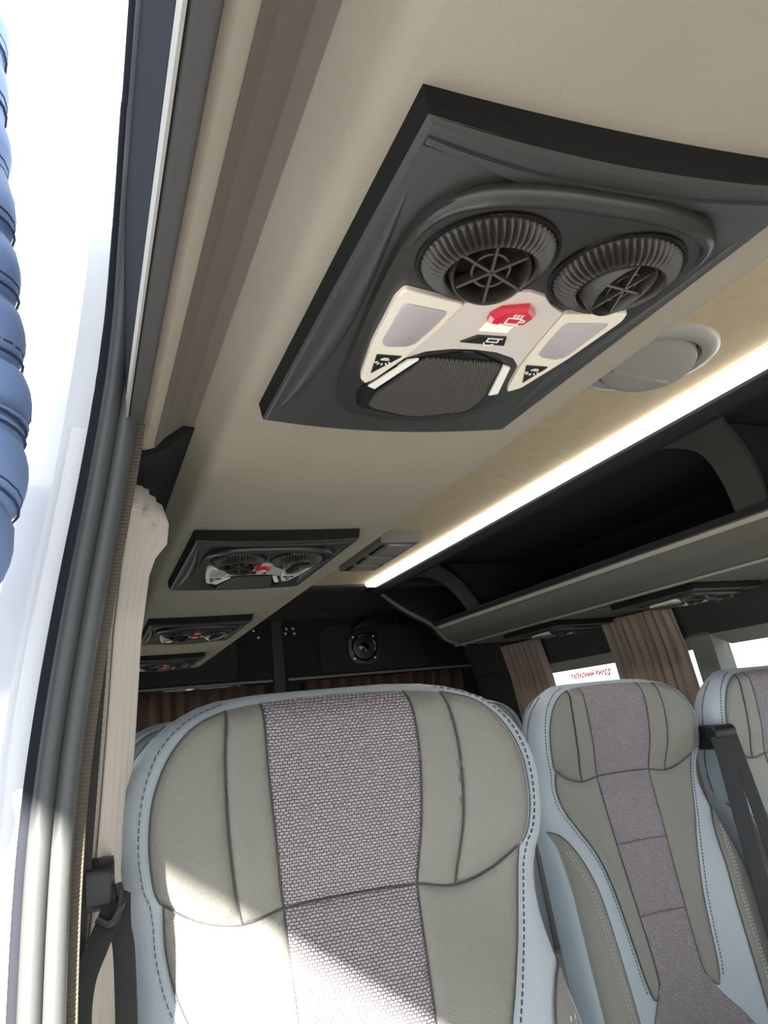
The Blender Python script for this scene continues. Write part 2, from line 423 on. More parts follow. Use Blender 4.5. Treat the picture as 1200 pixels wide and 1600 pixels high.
# lower part of the painted pillar in front of the seals: bare sill flange that catches the sun
fl = [(edge_x(z) - 0.004, 0.668, z) for z in (-1.2, -0.8, -0.5, -0.3, -0.15, 0.0, 0.1, 0.2, 0.26)]
sweep('flange', fl, 0.0, 'white_paint', pil, 8, flat=(0.0018, 0.012), up=Vector((1, 0, 0)))

# ---- right wall
wr = struct(wall_strip('wall_right', [(x + 0.05, z) for x, z in seg(RIGHT, 0.54, 0.152)], Y0, YE, 0.05, 'dark_trim'))
wall_strip('lower_panel', [(x + 0.05, z) for x, z in seg(RIGHT, -0.55, FLOOR)], Y0, YE, 0.05, 'dark_trim', wr)
for a, b in ((Y0, 0.75), (1.875, 1.965), (2.93, YE)): wall_strip('window_post', [(x + 0.06, z) for x, z in seg(RIGHT, 0.16, -0.55)], a, b, 0.06, 'reveal_grey' if a > 1 and a < 2 else 'dark_trim', wr)
for k, (a, b) in enumerate(((0.75, 1.875), (1.965, 2.93))):
    t0 = interp(0.152, sorted([(z, x) for x, z in RIGHT]))
    # the pale reveal sloping from the trim to the glass
    v = [(t0, a, 0.152), (t0, b, 0.152), (t0 + 0.055, b - 0.02, 0.118), (t0 + 0.055, a + 0.02, 0.118), (t0, a, 0.165), (t0, b, 0.165), (t0 + 0.06, b, 0.165), (t0 + 0.06, a, 0.165)]
    pydata('window_reveal', v, [(0, 1, 2, 3), (4, 5, 6, 7), (0, 1, 5, 4), (1, 2, 6, 5), (2, 3, 7, 6), (3, 0, 4, 7)], 'reveal_grey', wr)
    struct(wall_strip('window_%d' % (k + 4), [(x + 0.056, z) for x, z in seg(RIGHT, 0.128, -0.55)], a, b, 0.004, 'window_glass'), ('right window pane beside the paired seats, bright with daylight', 'right window pane behind the curtains carrying small red lettering')[k], 'window')
# ---- rear doors
RD = thing('door_1', 'dark rear door leaf with round loudspeaker', 'door'); RD['kind'] = 'structure'
LD = thing('door_2', 'dark rear door leaf left of the centre split', 'door'); LD['kind'] = 'structure'
for root, xa, xb in ((RD, 0.81, 1.80), (LD, 0.0, 0.79)):
    box('upper_skin', xa, xb, YE - 0.02, YE, 0.215, 0.50, 'black_liner', root)
    box('lower_skin', xa, xb, YE - 0.02, YE, FLOOR, -0.45, 'black_liner', root)
    box('sill_strip', xa + 0.03, xb - 0.05 if xa > 0.5 else xb - 0.02, YE - 0.028, YE - 0.015, 0.207, 0.216, 'grey_dark_plastic', root)
    for (p, q) in ((xa, xa + 0.06), (xb - 0.06, xb)): box('door_stile', p, q, YE - 0.02, YE, -0.45, 0.215, 'black_liner', root)
    box('rear_glass', xa + 0.06, xb - 0.06, YE - 0.008, YE - 0.004, -0.45, 0.215, 'tinted_glass', root)
box('centre_strip', 0.775, 0.825, YE - 0.032, YE - 0.012, -0.5, 0.465, 'dark_trim', RD, 0.004)
rx = lambda u, v_, h: (u, YE - 0.02 - h, v_)
prism('inner_panel', round_poly([(0.99, 0.225), (0.985, 0.40), (1.03, 0.435), (1.46, 0.41), (1.50, 0.225)], 0.02), 0, 0.012, rx, 'rear_panel', RD, 0.003)
prism('inner_panel', round_poly([(0.12, 0.225), (0.14, 0.43), (0.55, 0.44), (0.62, 0.40), (0.62, 0.225)], 0.02), 0, 0.012, rx, 'rear_panel', LD, 0.003)
for sx, sz in ((0.845, 0.43), (0.875, 0.43), (0.88, 0.408), (0.84, 0.41)):
    vv, ff = lathe([(0.0, -0.004), (0.005, -0.0035), (0.007, 0.0)], 10)
    pydata('screw', [(sx + a, YE - 0.02 + c, sz + b) for a, b, c in vv], ff, 'steel', RD, True)
for sx, sz in ((0.72, 0.40), (0.70, 0.43)):
    vv, ff = lathe([(0.0, -0.004), (0.005, -0.0035), (0.007, 0.0)], 10)
    pydata('screw', [(sx + a, YE - 0.02 + c, sz + b) for a, b, c in vv], ff, 'steel', LD, True)
spk = thing('loudspeaker', 'round black loudspeaker with four bright screws on rear door panel', 'loudspeaker', (1.19, YE - 0.032, 0.327))
fr = [(0.075 * math.copysign(abs(math.cos(a)) ** 0.62, math.cos(a)), 0.075 * math.copysign(abs(math.sin(a)) ** 0.62, math.sin(a))) for a in [2 * math.pi * k / 40 for k in range(40)]]
prism('frame', fr, 0, 0.012, lambda u, v_, h: (u, -h, v_), 'plastic_black', spk, 0.004, True)
vv, ff = lathe([(0.062, -0.0125), (0.058, -0.015), (0.052, -0.012), (0.03, -0.010), (0.018, -0.014), (0.0, -0.018)], 32)
pydata('cone', [(a, c, b) for a, b, c in vv], ff, 'gloss_black', spk, True)
for a in (45, 135, 225, 315):
    vv, ff = lathe([(0.0, -0.016), (0.004, -0.015), (0.005, -0.012)], 10)
    pydata('screw', [(x_ + 0.068 * math.cos(math.radians(a)), z_, y_ + 0.068 * math.sin(math.radians(a))) for x_, y_, z_ in vv], ff, 'chrome', spk, True)
sweep('chrome_arc', [(0.055 * math.cos(t), -0.016, 0.055 * math.sin(t) - 0.008) for t in [math.radians(a) for a in range(238, 303, 5)]], 0.0018, 'chrome', spk, 6)
# small rear fittings on the header
hb = thing('rear_latch_cover', 'black latch cover with a bright bolt under the rear header', 'latch cover', (1.28, 3.40, 0.44))
prism('cover', round_poly([(-0.16, -0.03), (-0.06, 0.02), (0.10, 0.02), (0.14, -0.03)], 0.012), 0, 0.04, lambda u, v_, h: (u, -h, v_ + 0.0), 'plastic_black', hb, 0.006, True)
vv, ff = lathe([(0.0, -0.048), (0.005, -0.047), (0.007, -0.04)], 12)
pydata('bolt', [(x_ + 0.06, z_, y_ - 0.005) for x_, y_, z_ in vv], ff, 'chrome', hb, True)

# ------------------------------------------------------------------ left overhead duct
DZ = 0.262
prof = [(0.046, 0.285), (0.050, 0.273), (0.057, 0.269), (0.066, 0.2715), (0.072, 0.278), (0.086, 0.293), (0.099, 0.2975), (0.106, 0.2935), (0.118, 0.272), (0.123, 0.2645), (0.131, DZ)]
prof += [(0.2, DZ), (0.3, DZ), (0.398, DZ)]
for k in range(1, 7):
    a = math.radians(-90 + 15 * k); prof.append((0.408 + 0.014 * math.cos(a), DZ + 0.010 + 0.010 * math.sin(a)))
prof += [(0.421, 0.29), (0.413, 0.302), (0.400, 0.30), (0.395, 0.292), (0.10, 0.335), (0.046, 0.335)]
YEND = 3.22
# the far end sweeps up and round
vs, fs = [], []; nn = len(prof)
stations = [(Y0, 0, 1), (2.0, 0, 1), (3.06, 0, 1), (3.13, 0.003, 0.985), (3.18, 0.010, 0.95), (3.21, 0.022, 0.88), (YEND, 0.04, 0.78)]
for y, dz, sx in stations:
    for x, z in prof: vs.append((0.046 + (x - 0.046) * sx, y, min(z + dz, 0.335)))
for k in range(len(stations) - 1):
    for i in range(nn): fs.append((k * nn + i, k * nn + (i + 1) % nn, (k + 1) * nn + (i + 1) % nn, (k + 1) * nn + i))
fs += [tuple(range(nn)), tuple(range(len(vs) - nn, len(vs)))]
duct = thing('overhead_duct', 'long grey cloth-covered overhead duct along the left side', 'air duct')
db = pydata('duct_body', vs, fs, 'duct_cloth', duct)
bm = bmesh.new(); bm.from_mesh(db.data)
for fce in bm.faces: fce.smooth = True
for e in bm.edges:
    if len(e.link_faces) == 2 and e.calc_face_angle(0) > math.radians(40): e.smooth = False
bm.to_mesh(db.data); bm.free()
extrude_y('groove_shade', [(0.066, 0.2705), (0.076, 0.282), (0.094, 0.2955), (0.1035, 0.2940), (0.1035, 0.302), (0.07, 0.302)], Y0, 0.74, 'duct_cloth_shade', duct)  # shade inside the groove, painted as a darker strip of duct cloth
extrude_y('window_header', [(0.054, 0.262), (0.070, 0.267), (0.1045, 0.2925), (0.1045, 0.303), (0.054, 0.303)], 0.74, 3.05, 'black_liner', duct)
# dark rail that closes the headlining over the doorway
rl = extrude_y('edge_rail', round_poly([(0.037, 0.278), (0.0385, 0.2635), (0.0505, 0.2625), (0.053, 0.279)], 0.003), Y0, 0.685, 'rail_plastic', duct)
box('rail_lip', 0.0358, 0.0375, Y0, 0.66, 0.2635, 0.281, 'grey_plastic', duct)

# ------------------------------------------------------------------ passenger service consoles
def ribbon_strokes(name, lines, h, xf, material, parent, w=0.0009):
    """thin printed strokes, a flat quad strip per polyline"""
    v = []; f = []
    for ln in lines:
        P = [Vector(p) for p in ln]
        for a, b in zip(P, P[1:]):
            t = (b - a)
            if t.length < 1e-9: continue
            t.normalize(); nrm = Vector((-t.y, t.x)) * w / 2; a2 = a - t * w * 0.3; b2 = b + t * w * 0.3
            i = len(v)
            for p in (a2 - nrm, a2 + nrm, b2 + nrm, b2 - nrm): v.append(xf(p.x, p.y, h))
            for p in (a2 - nrm, a2 + nrm, b2 + nrm, b2 - nrm): v.append(xf(p.x, p.y, h - 0.0004))
            f += [(i, i + 1, i + 2, i + 3), (i + 4, i + 5, i + 6, i + 7)] + [(i + k, i + (k + 1) % 4, i + 4 + (k + 1) % 4, i + 4 + k) for k in range(4)]
    return pydata(name, v, f, material, parent)
def arc(cx, cy, r, a0, a1, n=10): return [(cx + r * math.cos(math.radians(a0 + (a1 - a0) * k / n)), cy + r * math.sin(math.radians(a0 + (a1 - a0) * k / n))) for k in range(n + 1)]
def make_console(label, group):
    """hangs below its root: u across, v towards the rear, h downwards"""
    root = thing('service_console', label, 'service console', (0, 0, 0), group)
    xf = lambda u, v, h: (u, v, -h)
    HW, LN = 0.1135, 0.350
    # base plate: near edge hollow in plan, far edge bowed, side walls drawn in slightly towards the face
    def outline(ins, near, far):
        p = []
        for k in range(13): t = -1 + 2 * k / 12; p.append((t * (HW - ins), ins + near * (1 - t * t)))
        for k in range(13): t = 1 - 2 * k / 12; p.append((t * (HW - ins), LN - ins + far * (1 - t * t)))
        return p
    rings = [(outline(0.0, 0.004, 0.018), 0.0), (outline(0.0012, 0.006, 0.0175), 0.009), (outline(0.0022, 0.0075, 0.0168), 0.0140)]
    face = [(outline(0.0018, 0.0078, 0.0165), 0.0135), (outline(0.0030, 0.0090, 0.0158), 0.0152), (outline(0.0045, 0.0100, 0.0150), 0.016)]
    for nm, rg, mt in (('shaded_sides', rings, 'console_shade_black'), ('face_plate', face, 'console_black')):  # side walls coloured near-black for their shade, face kept lighter
        v = []; f = []
        for o, h in rg: v += [xf(u, w_, h) for u, w_ in o]
        m = len(rg[0][0])
        for k in range(len(rg) - 1):
            for i in range(m): f.append((k * m + i, k * m + (i + 1) % m, (k + 1) * m + (i + 1) % m, (k + 1) * m + i))
        f.append(tuple(range(m)))
        top = (len(rg) - 1) * m
        for k in range(12): f.append((top + k, top + k + 1, top + 24 - k, top + 25 - k))
        pydata(nm, v, f, mt, root)
    # near cover strip, a separate wavy-edged panel
    pts = [(t * (HW - 0.0055), 0.0115 + 0.013 * (1 - t * t)) for t in [-1 + 2 * k / 16 for k in range(17)]]
    pts += [(t * (HW - 0.0055), 0.026 + 0.010 * math.cos(t * 2.6) * (1 - 0.2 * t)) for t in [1 - 2 * k / 20 for k in range(21)]]
    sweep('cover_seam', [xf(u, w_ + 0.0006, 0.0160) for u, w_ in pts[17:]], 0.0009, 'void_black', root, 6)
    prism('near_cover', pts, 0.0155, 0.0178, xf, 'console_black', root, 0.0007)
    # crescent mouldings beside the pod
    for s in (-1, 1):
        v = []; f = []; NK, NC = 22, 10
        for i in range(NK + 1):
            t = i / NK; vv_ = 0.040 + 0.285 * t; wdt = 0.0200 * math.sin(math.pi * t) ** 0.8 * (0.55 + 0.45 * t) + 0.0006; hgt = 0.0085 * math.sin(math.pi * t) ** 0.7
            cu = 0.1045
            for c in range(NC + 1):
                q = c / NC
                v.append(xf(s * (cu - wdt * q), vv_, 0.0150 + hgt * math.sin(math.pi * q) ** 0.6 * (1 - 0.35 * q)))
        for i in range(NK):
            for c in range(NC): a = i * (NC + 1) + c; f.append((a, a + 1, a + NC + 2, a + NC + 1))
        pydata('side_moulding', v, f, 'console_black', root, True)
    # pod
    half = [(0.0, 0.026), (0.035, 0.027), (0.068, 0.034), (0.086, 0.050), (0.0925, 0.078), (0.090, 0.13), (0.083, 0.19), (0.075, 0.25), (0.066, 0.288), (0.044, 0.311), (0.0, 0.322)]
    pod_out = [tuple(p.xy) for p in smooth_path([(a, b, 0) for a, b in half], 5)]
    full = pod_out + [(-a, b) for a, b in reversed(pod_out[1:-1])]
    prism('pod', full, 0.013, 0.0225, xf, 'pod_black', root, 0.0035, True, 3)
    bead = [(a, b) for a, b in pod_out if b < 0.105]
    bead = [(-a, b) for a, b in reversed(bead[1:])] + bead
    nb_ = len(bead)
    sweep('rim_bead', [xf(a * 0.955, 0.5 * (b + 0.012 + b * 0.86), 0.0205) for a, b in bead], [0.0062 * min(1, 0.25 + 3.0 * min(i, nb_ - 1 - i) / nb_) for i in range(nb_)], 'pod_black', root, 12)
    # two eyeball vents
    NR = 52
    for s, tilt in ((-1, (20, -6)), (1, (12, 16))):
        cu, cv = s * 0.0425, 0.083
        v = []; f = []; K = 6; NA = NR * K
        prf = [(0.0375, 0.020, 0), (0.0372, 0.0255, 0), (0.0362, 0.0285, 1), (0.0338, 0.0322, 1), (0.0305, 0.0352, 1), (0.0275, 0.0366, 1), (0.0262, 0.0368, 0), (0.0252, 0.0362, 0), (0.0244, 0.034, 0), (0.0240, 0.022, 0)]
        for k in range(NA):
            a = 2 * math.pi * k / NA; rib = (0.5 + 0.5 * math.cos(2 * math.pi * (k % K) / K))
            for r, h, on in prf: v.append(xf(cu + (r - on * 0.0014 * (1 - rib)) * math.cos(a), cv + (r - on * 0.0014 * (1 - rib)) * math.sin(a), 0.0225 + (h - 0.0225) * 0.82 - on * 0.0030 * (1 - rib)))
        m = len(prf)
        for k in range(NA):
            j = (k + 1) % NA
            for i in range(m - 1): f.append((k * m + i, k * m + i + 1, j * m + i + 1, j * m + i))
        ring = pydata('vent_ring', v, f, 'vent_black', root, True)
        vv, ff = lathe([(0.0405, 0.0215), (0.0400, 0.0240), (0.0380, 0.0240), (0.0372, 0.0215)], 48)
        pydata('vent_bezel', [xf(cu + a, cv + b, h) for a, b, h in vv], ff, 'gloss_black', root, True)
        # nozzle, tilted in its socket
        R_ = Matrix.Rotation(math.radians(tilt[0]), 3, 'X') @ Matrix.Rotation(math.radians(tilt[1]), 3, 'Y')
        def nz(p): q = R_ @ (Vector(p) * 1.12); return xf(cu + q.x, cv + q.y, 0.0275 + q.z)
        vv, ff = lathe([(0.0205, -0.014), (0.0208, -0.002), (0.0200, 0.006), (0.0190, 0.0075), (0.0180, 0.006), (0.0176, -0.010), (0.0, -0.011)], 40)
        noz = pydata('nozzle', [nz(p) for p in vv], ff, 'vent_black', ring, True)
        vv, ff = lathe([(0.0178, -0.0085), (0.0, -0.009)], 32); pydata('nozzle_bore', [nz(p) for p in vv], ff, 'void_black', ring)
        bm = bmesh.new()
        for k in range(3):
            a = math.radians(20 + 60 * k); d = Vector((math.cos(a), math.sin(a), 0)); e = Vector((-d.y, d.x, 0)) * 0.0007
            q = [d * -0.0182 - e, d * 0.0182 - e, d * 0.0182 + e, d * -0.0182 + e]
            lo = [bm.verts.new(nz((p.x, p.y, 0.0005))) for p in q]; hi = [bm.verts.new(nz((p.x, p.y, 0.0068))) for p in q]
            bm.faces.new(lo[::-1]); bm.faces.new(hi)
            for i in range(4): bm.faces.new((lo[i], lo[(i + 1) % 4], hi[(i + 1) % 4], hi[i]))
        from_bm('grille_bars', bm, 'vent_black', ring)
        vv, ff = lathe([(0.0100, 0.0), (0.0100, 0.005), (0.0088, 0.005), (0.0088, 0.0), (0.0100, 0.0)], 28)
        pydata('grille_ring', [nz(p) for p in vv], ff, 'vent_black', ring, True)
    # light panel: pearl centre and two cream wings
    H1 = 0.0250
    centre = [(-0.0345, 0.1285), (-0.022, 0.1225), (-0.012, 0.1125), (0.0, 0.1095), (0.012, 0.1125), (0.022, 0.1225), (0.0345, 0.1285), (0.0385, 0.165), (0.0455, 0.206), (0.034, 0.191), (0.017, 0.1845), (0.0, 0.183), (-0.017, 0.1845), (-0.034, 0.191), (-0.0455, 0.206), (-0.0385, 0.165)]
    prism('centre_panel', centre, 0.0222, H1, xf, 'pearl_plastic', root, 0.0008, False)
    for s in (-1, 1):
        m_ = lambda pts: [(s * a, b) for a, b in pts] if s > 0 else [(s * a, b) for a, b in pts][::-1]
        wing = round_poly([(0.0352, 0.1283), (0.0775, 0.119), (0.0795, 0.130), (0.0745, 0.185), (0.0655, 0.236), (0.0585, 0.246), (0.0545, 0.236), (0.0462, 0.206), (0.0392, 0.165)], 0.003, 3)
        prism('light_wing', m_(wing), 0.0222, H1 + 0.0010, xf, 'cream_plastic', root, 0.0010, False)
        prism('lamp_lens', m_(round_poly([(0.0415, 0.1370), (0.0730, 0.1320), (0.0695, 0.180), (0.0655, 0.1870), (0.0475, 0.1825), (0.0440, 0.160)], 0.004, 3)), 0.0245, H1 + 0.0022, xf, 'lens_lilac', root, 0.0012, True)
        btn = prism('lamp_button', m_(round_poly([(0.0480, 0.1985), (0.0665, 0.1985), (0.0610, 0.2270)], 0.0012, 2)), 0.0245, H1 + 0.0018, xf, 'gloss_black', root, 0.0003)
        hh = H1 + 0.0022; cx = s * 0.0585; cy = 0.2055
        lines = [arc(cx, cy, 0.0030, 200, 340) + [(cx - 0.0028, cy - 0.001)], [(cx - 0.0014, cy - 0.0032), (cx + 0.0014, cy - 0.0032)]]
        lines += [[(cx + 0.0046 * math.cos(math.radians(a)), cy + 0.0046 * math.sin(math.radians(a))), (cx + 0.0066 * math.cos(math.radians(a)), cy + 0.0066 * math.sin(math.radians(a)))] for a in (30, 60, 90, 120, 150)]
        ribbon_strokes('lamp_icon', lines, hh, xf, 'print_white', btn)
    hh = H1 + 0.0026
    cb = prism('call_button', [(-0.0165, 0.1735), (-0.0085, 0.1635), (0.0125, 0.1625), (0.0165, 0.1735)], 0.0245, H1 + 0.0014, xf, 'gloss_black', root, 0.0004)
    ribbon_strokes('call_icon', [[(0.000, 0.1645), (0.0075, 0.1645), (0.0085, 0.1690), (0.0005, 0.1690), (0.000, 0.1645)], [(0.0075, 0.1645), (0.0100, 0.1640)], arc(0.0035, 0.1700, 0.0040, 30, 170, 8)], H1 + 0.0018, xf, 'print_white', cb)
    # glossy red warning lens with a cup pictogram, and the lit pictogram window below it
    prism('lit_window', [(-0.0105, 0.1455), (0.0100, 0.1445), (0.0100, 0.1575), (-0.0105, 0.1580)], 0.0245, H1 + 0.0004, xf, 'lit_icon', root)
    red = prism('red_lens', [(-0.0145, 0.1345), (-0.0105, 0.1260), (0.0055, 0.1205), (0.0145, 0.1290), (0.0125, 0.1395), (0.0030, 0.1435), (-0.0130, 0.1420)], 0.0245, H1 + 0.0050, xf, 'red_lens', root, 0.0022, False, 1)
    hr = H1 + 0.0056
    ribbon_strokes('cup_icon', [[(-0.0040, 0.1310), (0.0055, 0.1310), (0.0050, 0.1375), (-0.0035, 0.1375), (-0.0040, 0.1310)], [(0.0055, 0.1320), (0.0080, 0.1325), (0.0080, 0.1345), (0.0052, 0.1350)], [(-0.0065, 0.1390), (0.0075, 0.1390)]] + [[(x_, 0.1300), (x_ + 0.0008, 0.1288), (x_ - 0.0004, 0.1276), (x_ + 0.0006, 0.1264)] for x_ in (-0.0015, 0.0010, 0.0035)], hr, xf, 'print_white', red, 0.0008)
    # speaker field: dark recess frame, mesh, two flanks painted white for their reflection
    fld = round_poly([(-0.040, 0.2085), (0.0, 0.1885), (0.040, 0.2085), (0.060, 0.262), (0.050, 0.292), (0.0, 0.309), (-0.050, 0.292), (-0.060, 0.262)], 0.008, 3)
    prism('speaker_frame', fld, 0.0215, 0.0238, xf, 'gloss_black', root, 0.0008)
    sm = round_poly([(-0.030, 0.2020), (0.030, 0.2020), (0.036, 0.2300), (0.044, 0.2620), (0.043, 0.2860), (0.0, 0.3020), (-0.043, 0.2860), (-0.044, 0.2620), (-0.036, 0.2300)], 0.006, 3)
    prism('speaker_mesh', sm, 0.0230, 0.0262, xf, 'speaker_mesh', root, 0.0012, False)
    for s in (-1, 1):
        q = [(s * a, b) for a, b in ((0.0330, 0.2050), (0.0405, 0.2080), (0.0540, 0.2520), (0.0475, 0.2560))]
        prism('glint_flank', q if s > 0 else q[::-1], 0.0232, 0.0252, xf, 'print_white', root, 0.0006)
    return root
LEFT_LABELS = ['large black vent console nearest the camera, with red cup lens', 'black vent console second from the camera on the left duct', 'black vent console third from the camera on the left duct', 'farthest black vent console at the rear end of the left duct']
CONS = make_console(LEFT_LABELS[0], 'vent consoles under the left overhead duct')
CONS.location = (0.2515, 0.252, DZ)
for k in range(1, 4):
    c = copy_tree(CONS); c.location = (0.2515, 0.252 + 0.765 * k, DZ); c['label'] = LEFT_LABELS[k]

# ------------------------------------------------------------------ ceiling fittings
led = thing('led_light_strip', 'long glowing white light strip along the right edge of the ceiling', 'light strip')
extrude_y('diffuser', [(0.994, 0.500), (0.994, 0.491), (0.999, 0.4865), (1.028, 0.4845), (1.038, 0.487), (1.0415, 0.499)], Y0, 2.765, 'led', led)
box('back_channel', 0.990, 1.045, Y0, 2.77, 0.4995, 0.506, 'grey_dark_plastic', led)
cv_ = thing('ceiling_vent', 'round grey ceiling vent with turning flap behind the nearest console', 'ceiling vent', (0.815, 0.90, 0.5))
vv, ff = lathe([(0.108, 0.0), (0.107, -0.006), (0.100, -0.012), (0.088, -0.014), (0.080, -0.012), (0.076, -0.002)], 64)
pydata('outer_ring', vv, ff, 'grey_plastic', cv_, True)
vv, ff = lathe([(0.0775, -0.0008), (0.0, -0.001)], 40); pydata('socket', vv, ff, 'gloss_black', cv_)
Rv = Matrix.Rotation(math.radians(-9), 3, 'X') @ Matrix.Rotation(math.radians(8), 3, 'Y')
vv, ff = lathe([(0.073, -0.006), (0.0735, -0.012), (0.071, -0.017), (0.062, -0.0205), (0.04, -0.0225), (0.0, -0.023)], 56)
fp = pydata('flap', [Rv @ Vector(p) for p in vv], ff, 'grey_plastic', cv_, True)
for k in (3,):
    y_ = -0.04 + 0.02 * k; hw = math.sqrt(0.055 ** 2 - y_ ** 2)
    bm = bmesh.new(); bm_box(bm, -hw, hw, y_ - 0.002, y_ + 0.002, -0.027, -0.0215)
    for q in bm.verts: q.co = Rv @ q.co
    from_bm('louvre', bm, 'grey_plastic', fp)
cu_ = thing('ceiling_unit', 'flat grey control unit with angled facets on the ceiling near the rear', 'control unit', (0.835, 2.17, 0.5))
prism('unit_body', [(-0.07, -0.20), (0.048, -0.20), (0.052, 0.19), (-0.07, 0.19)], 0, 0.034, lambda u, v, h: (u, v, -h), 'grey_dark_plastic', cu_, 0.006)
for k, (a, b) in enumerate(((-0.185, -0.05), (-0.03, 0.07), (0.085, 0.175))):
    prism('unit_facet', round_poly([(-0.045, a), (0.035, a + 0.015), (0.035, b), (-0.045, b - 0.015)], 0.008), 0.033, 0.040, lambda u, v, h: (u, v, -h + 0.05 * (u + 0.045) * (h > 0.034)), 'grey_plastic', cu_, 0.003)
    prism('unit_slot', [(-0.060, a + 0.01), (-0.048, a + 0.02), (-0.048, b), (-0.060, b - 0.01)], 0.0335, 0.0355, lambda u, v, h: (u, v, -h), 'gloss_black', cu_)

# ------------------------------------------------------------------ right luggage rack
rack = thing('luggage_rack', 'long black overhead luggage rack with rounded openings on the right', 'luggage rack')
lip = [(1.300, 0.3475), (1.303, 0.3525), (1.312, 0.354), (1.335, 0.350), (1.40, 0.300), (1.47, 0.285), (1.694, 0.280), (1.694, 0.260), (1.44, 0.262), (1.415, 0.2655), (1.385, 0.274), (1.358, 0.287), (1.338, 0.305), (1.322, 0.325), (1.308, 0.340)]
lp = extrude_y('front_lip', lip, Y0, 2.93, 'rack_grey', rack, smooth=False)
bm = bmesh.new(); bm.from_mesh(lp.data)
for fce in bm.faces: fce.smooth = True
for e in bm.edges:
    if len(e.link_faces) == 2 and e.calc_face_angle(0) > math.radians(45): e.smooth = False
bm.to_mesh(lp.data); bm.free()
extrude_y('lip_liner', [(1.2985, 0.3485), (1.302, 0.3545), (1.312, 0.356), (1.322, 0.352), (1.312, 0.3395), (1.3065, 0.3385)], Y0, 2.93, 'black_liner', rack)
extrude_y('trim_bead', [(1.3110, 0.3355), (1.3150, 0.3300), (1.3185, 0.3265), (1.3230, 0.3265), (1.3200, 0.3320), (1.3145, 0.3370)], Y0, 2.86, 'rack_trim', rack)
extrude_y('underside_bead', [(1.414, 0.264), (1.420, 0.2610), (1.427, 0.2600), (1.430, 0.264), (1.425, 0.268)], Y0, 2.95, 'rack_trim', rack)
extrude_y('top_strip', [(1.0435, 0.4995), (1.0430, 0.4905), (1.0480, 0.4845), (1.075, 0.4720), (1.088, 0.4700), (1.093, 0.4760), (1.085, 0.4840), (1.072, 0.500)], Y0, 2.90, 'black_liner', rack)
extrude_y('back_panel', [(1.045, 0.500), (1.58, 0.499), (1.63, 0.46), (1.675, 0.28), (1.685, 0.28), (1.642, 0.47), (1.60, 0.512), (1.045, 0.512)], Y0, 2.93, 'black_liner', rack)
# ribs lie in the opening surface, leaning rearward as they come down, with a fillet towards the rear at the top
def rack_pt(t, bulge=0.0):
    x = 1.055 + (1.322 - 1.055) * t; z = 0.4885 + (0.338 - 0.4885) * t
    b = 0.020 * math.sin(math.pi * t) + bulge
    return x + 0.50 * b, z + 0.87 * b
for yc in (1.065, 2.37, -0.24):
    v = []; f = []; N = 16
    for i in range(N + 1):
        t = i / N; drift = 0.13 * t ** 1.5
        fil_r = 0.17 * max(0, 1 - t / 0.42) ** 2.4; fil_l = 0.07 * max(0, 1 - t / 0.35) ** 2.4
        ya, yb = yc + drift - fil_l, yc + drift + 0.088 + fil_r
        for b in (0.0, 0.014):
            x, z = rack_pt(t, b); v += [(x, ya, z), (x, yb, z)]
    for i in range(N):
        a = i * 4; c = a + 4
        f += [(a, a + 1, c + 1, c), (a + 2, a + 3, c + 3, c + 2), (a, a + 2, c + 2, c), (a + 1, a + 3, c + 3, c + 1)]
    f += [(0, 1, 3, 2), (N * 4, N * 4 + 1, N * 4 + 3, N * 4 + 2)]
    pydata('rib', v, f, 'dark_trim', rack, False)
    # bulkhead behind the rib
    pydata('bulkhead', [(1.18, yc + 0.06, 0.496), (1.58, yc + 0.08, 0.496), (1.67, yc + 0.12, 0.285), (1.42, yc + 0.18, 0.31), (1.18, yc + 0.07, 0.496), (1.58, yc + 0.09, 0.496), (1.67, yc + 0.13, 0.285), (1.42, yc + 0.19, 0.31)],
           [(0, 1, 2, 3), (4, 5, 6, 7), (0, 1, 5, 4), (1, 2, 6, 5), (2, 3, 7, 6), (3, 0, 4, 7)], 'black_liner', rack)
ec = [(1.050, 0.500), (1.075, 0.492), (1.105, 0.475), (1.150, 0.440), (1.20, 0.405), (1.26, 0.372), (1.30, 0.3475), (1.322, 0.325), (1.338, 0.305), (1.358, 0.287), (1.385, 0.274), (1.44, 0.260), (1.692, 0.258), (1.662, 0.499)]
extrude_y('end_cap', ec, 2.895, 2.945, 'black_liner', rack)
sweep('end_rim', smooth_path([(x, 2.89, z) for x, z in ec[:12]], 3), 0.008, 'rack_grey', rack, 8)

# ------------------------------------------------------------------ right service consoles (seen edge-on under the rack)
for k, (yc, lb_) in enumerate(((1.59, 'black vent console under the right rack above the nearer curtain'), (2.24, 'black vent console under the right rack above the farther curtain'))):
    c = copy_tree(CONS); c.location = (1.560, yc, 0.2582); c['label'] = lb_; c['group'] = 'vent consoles under the right luggage rack'

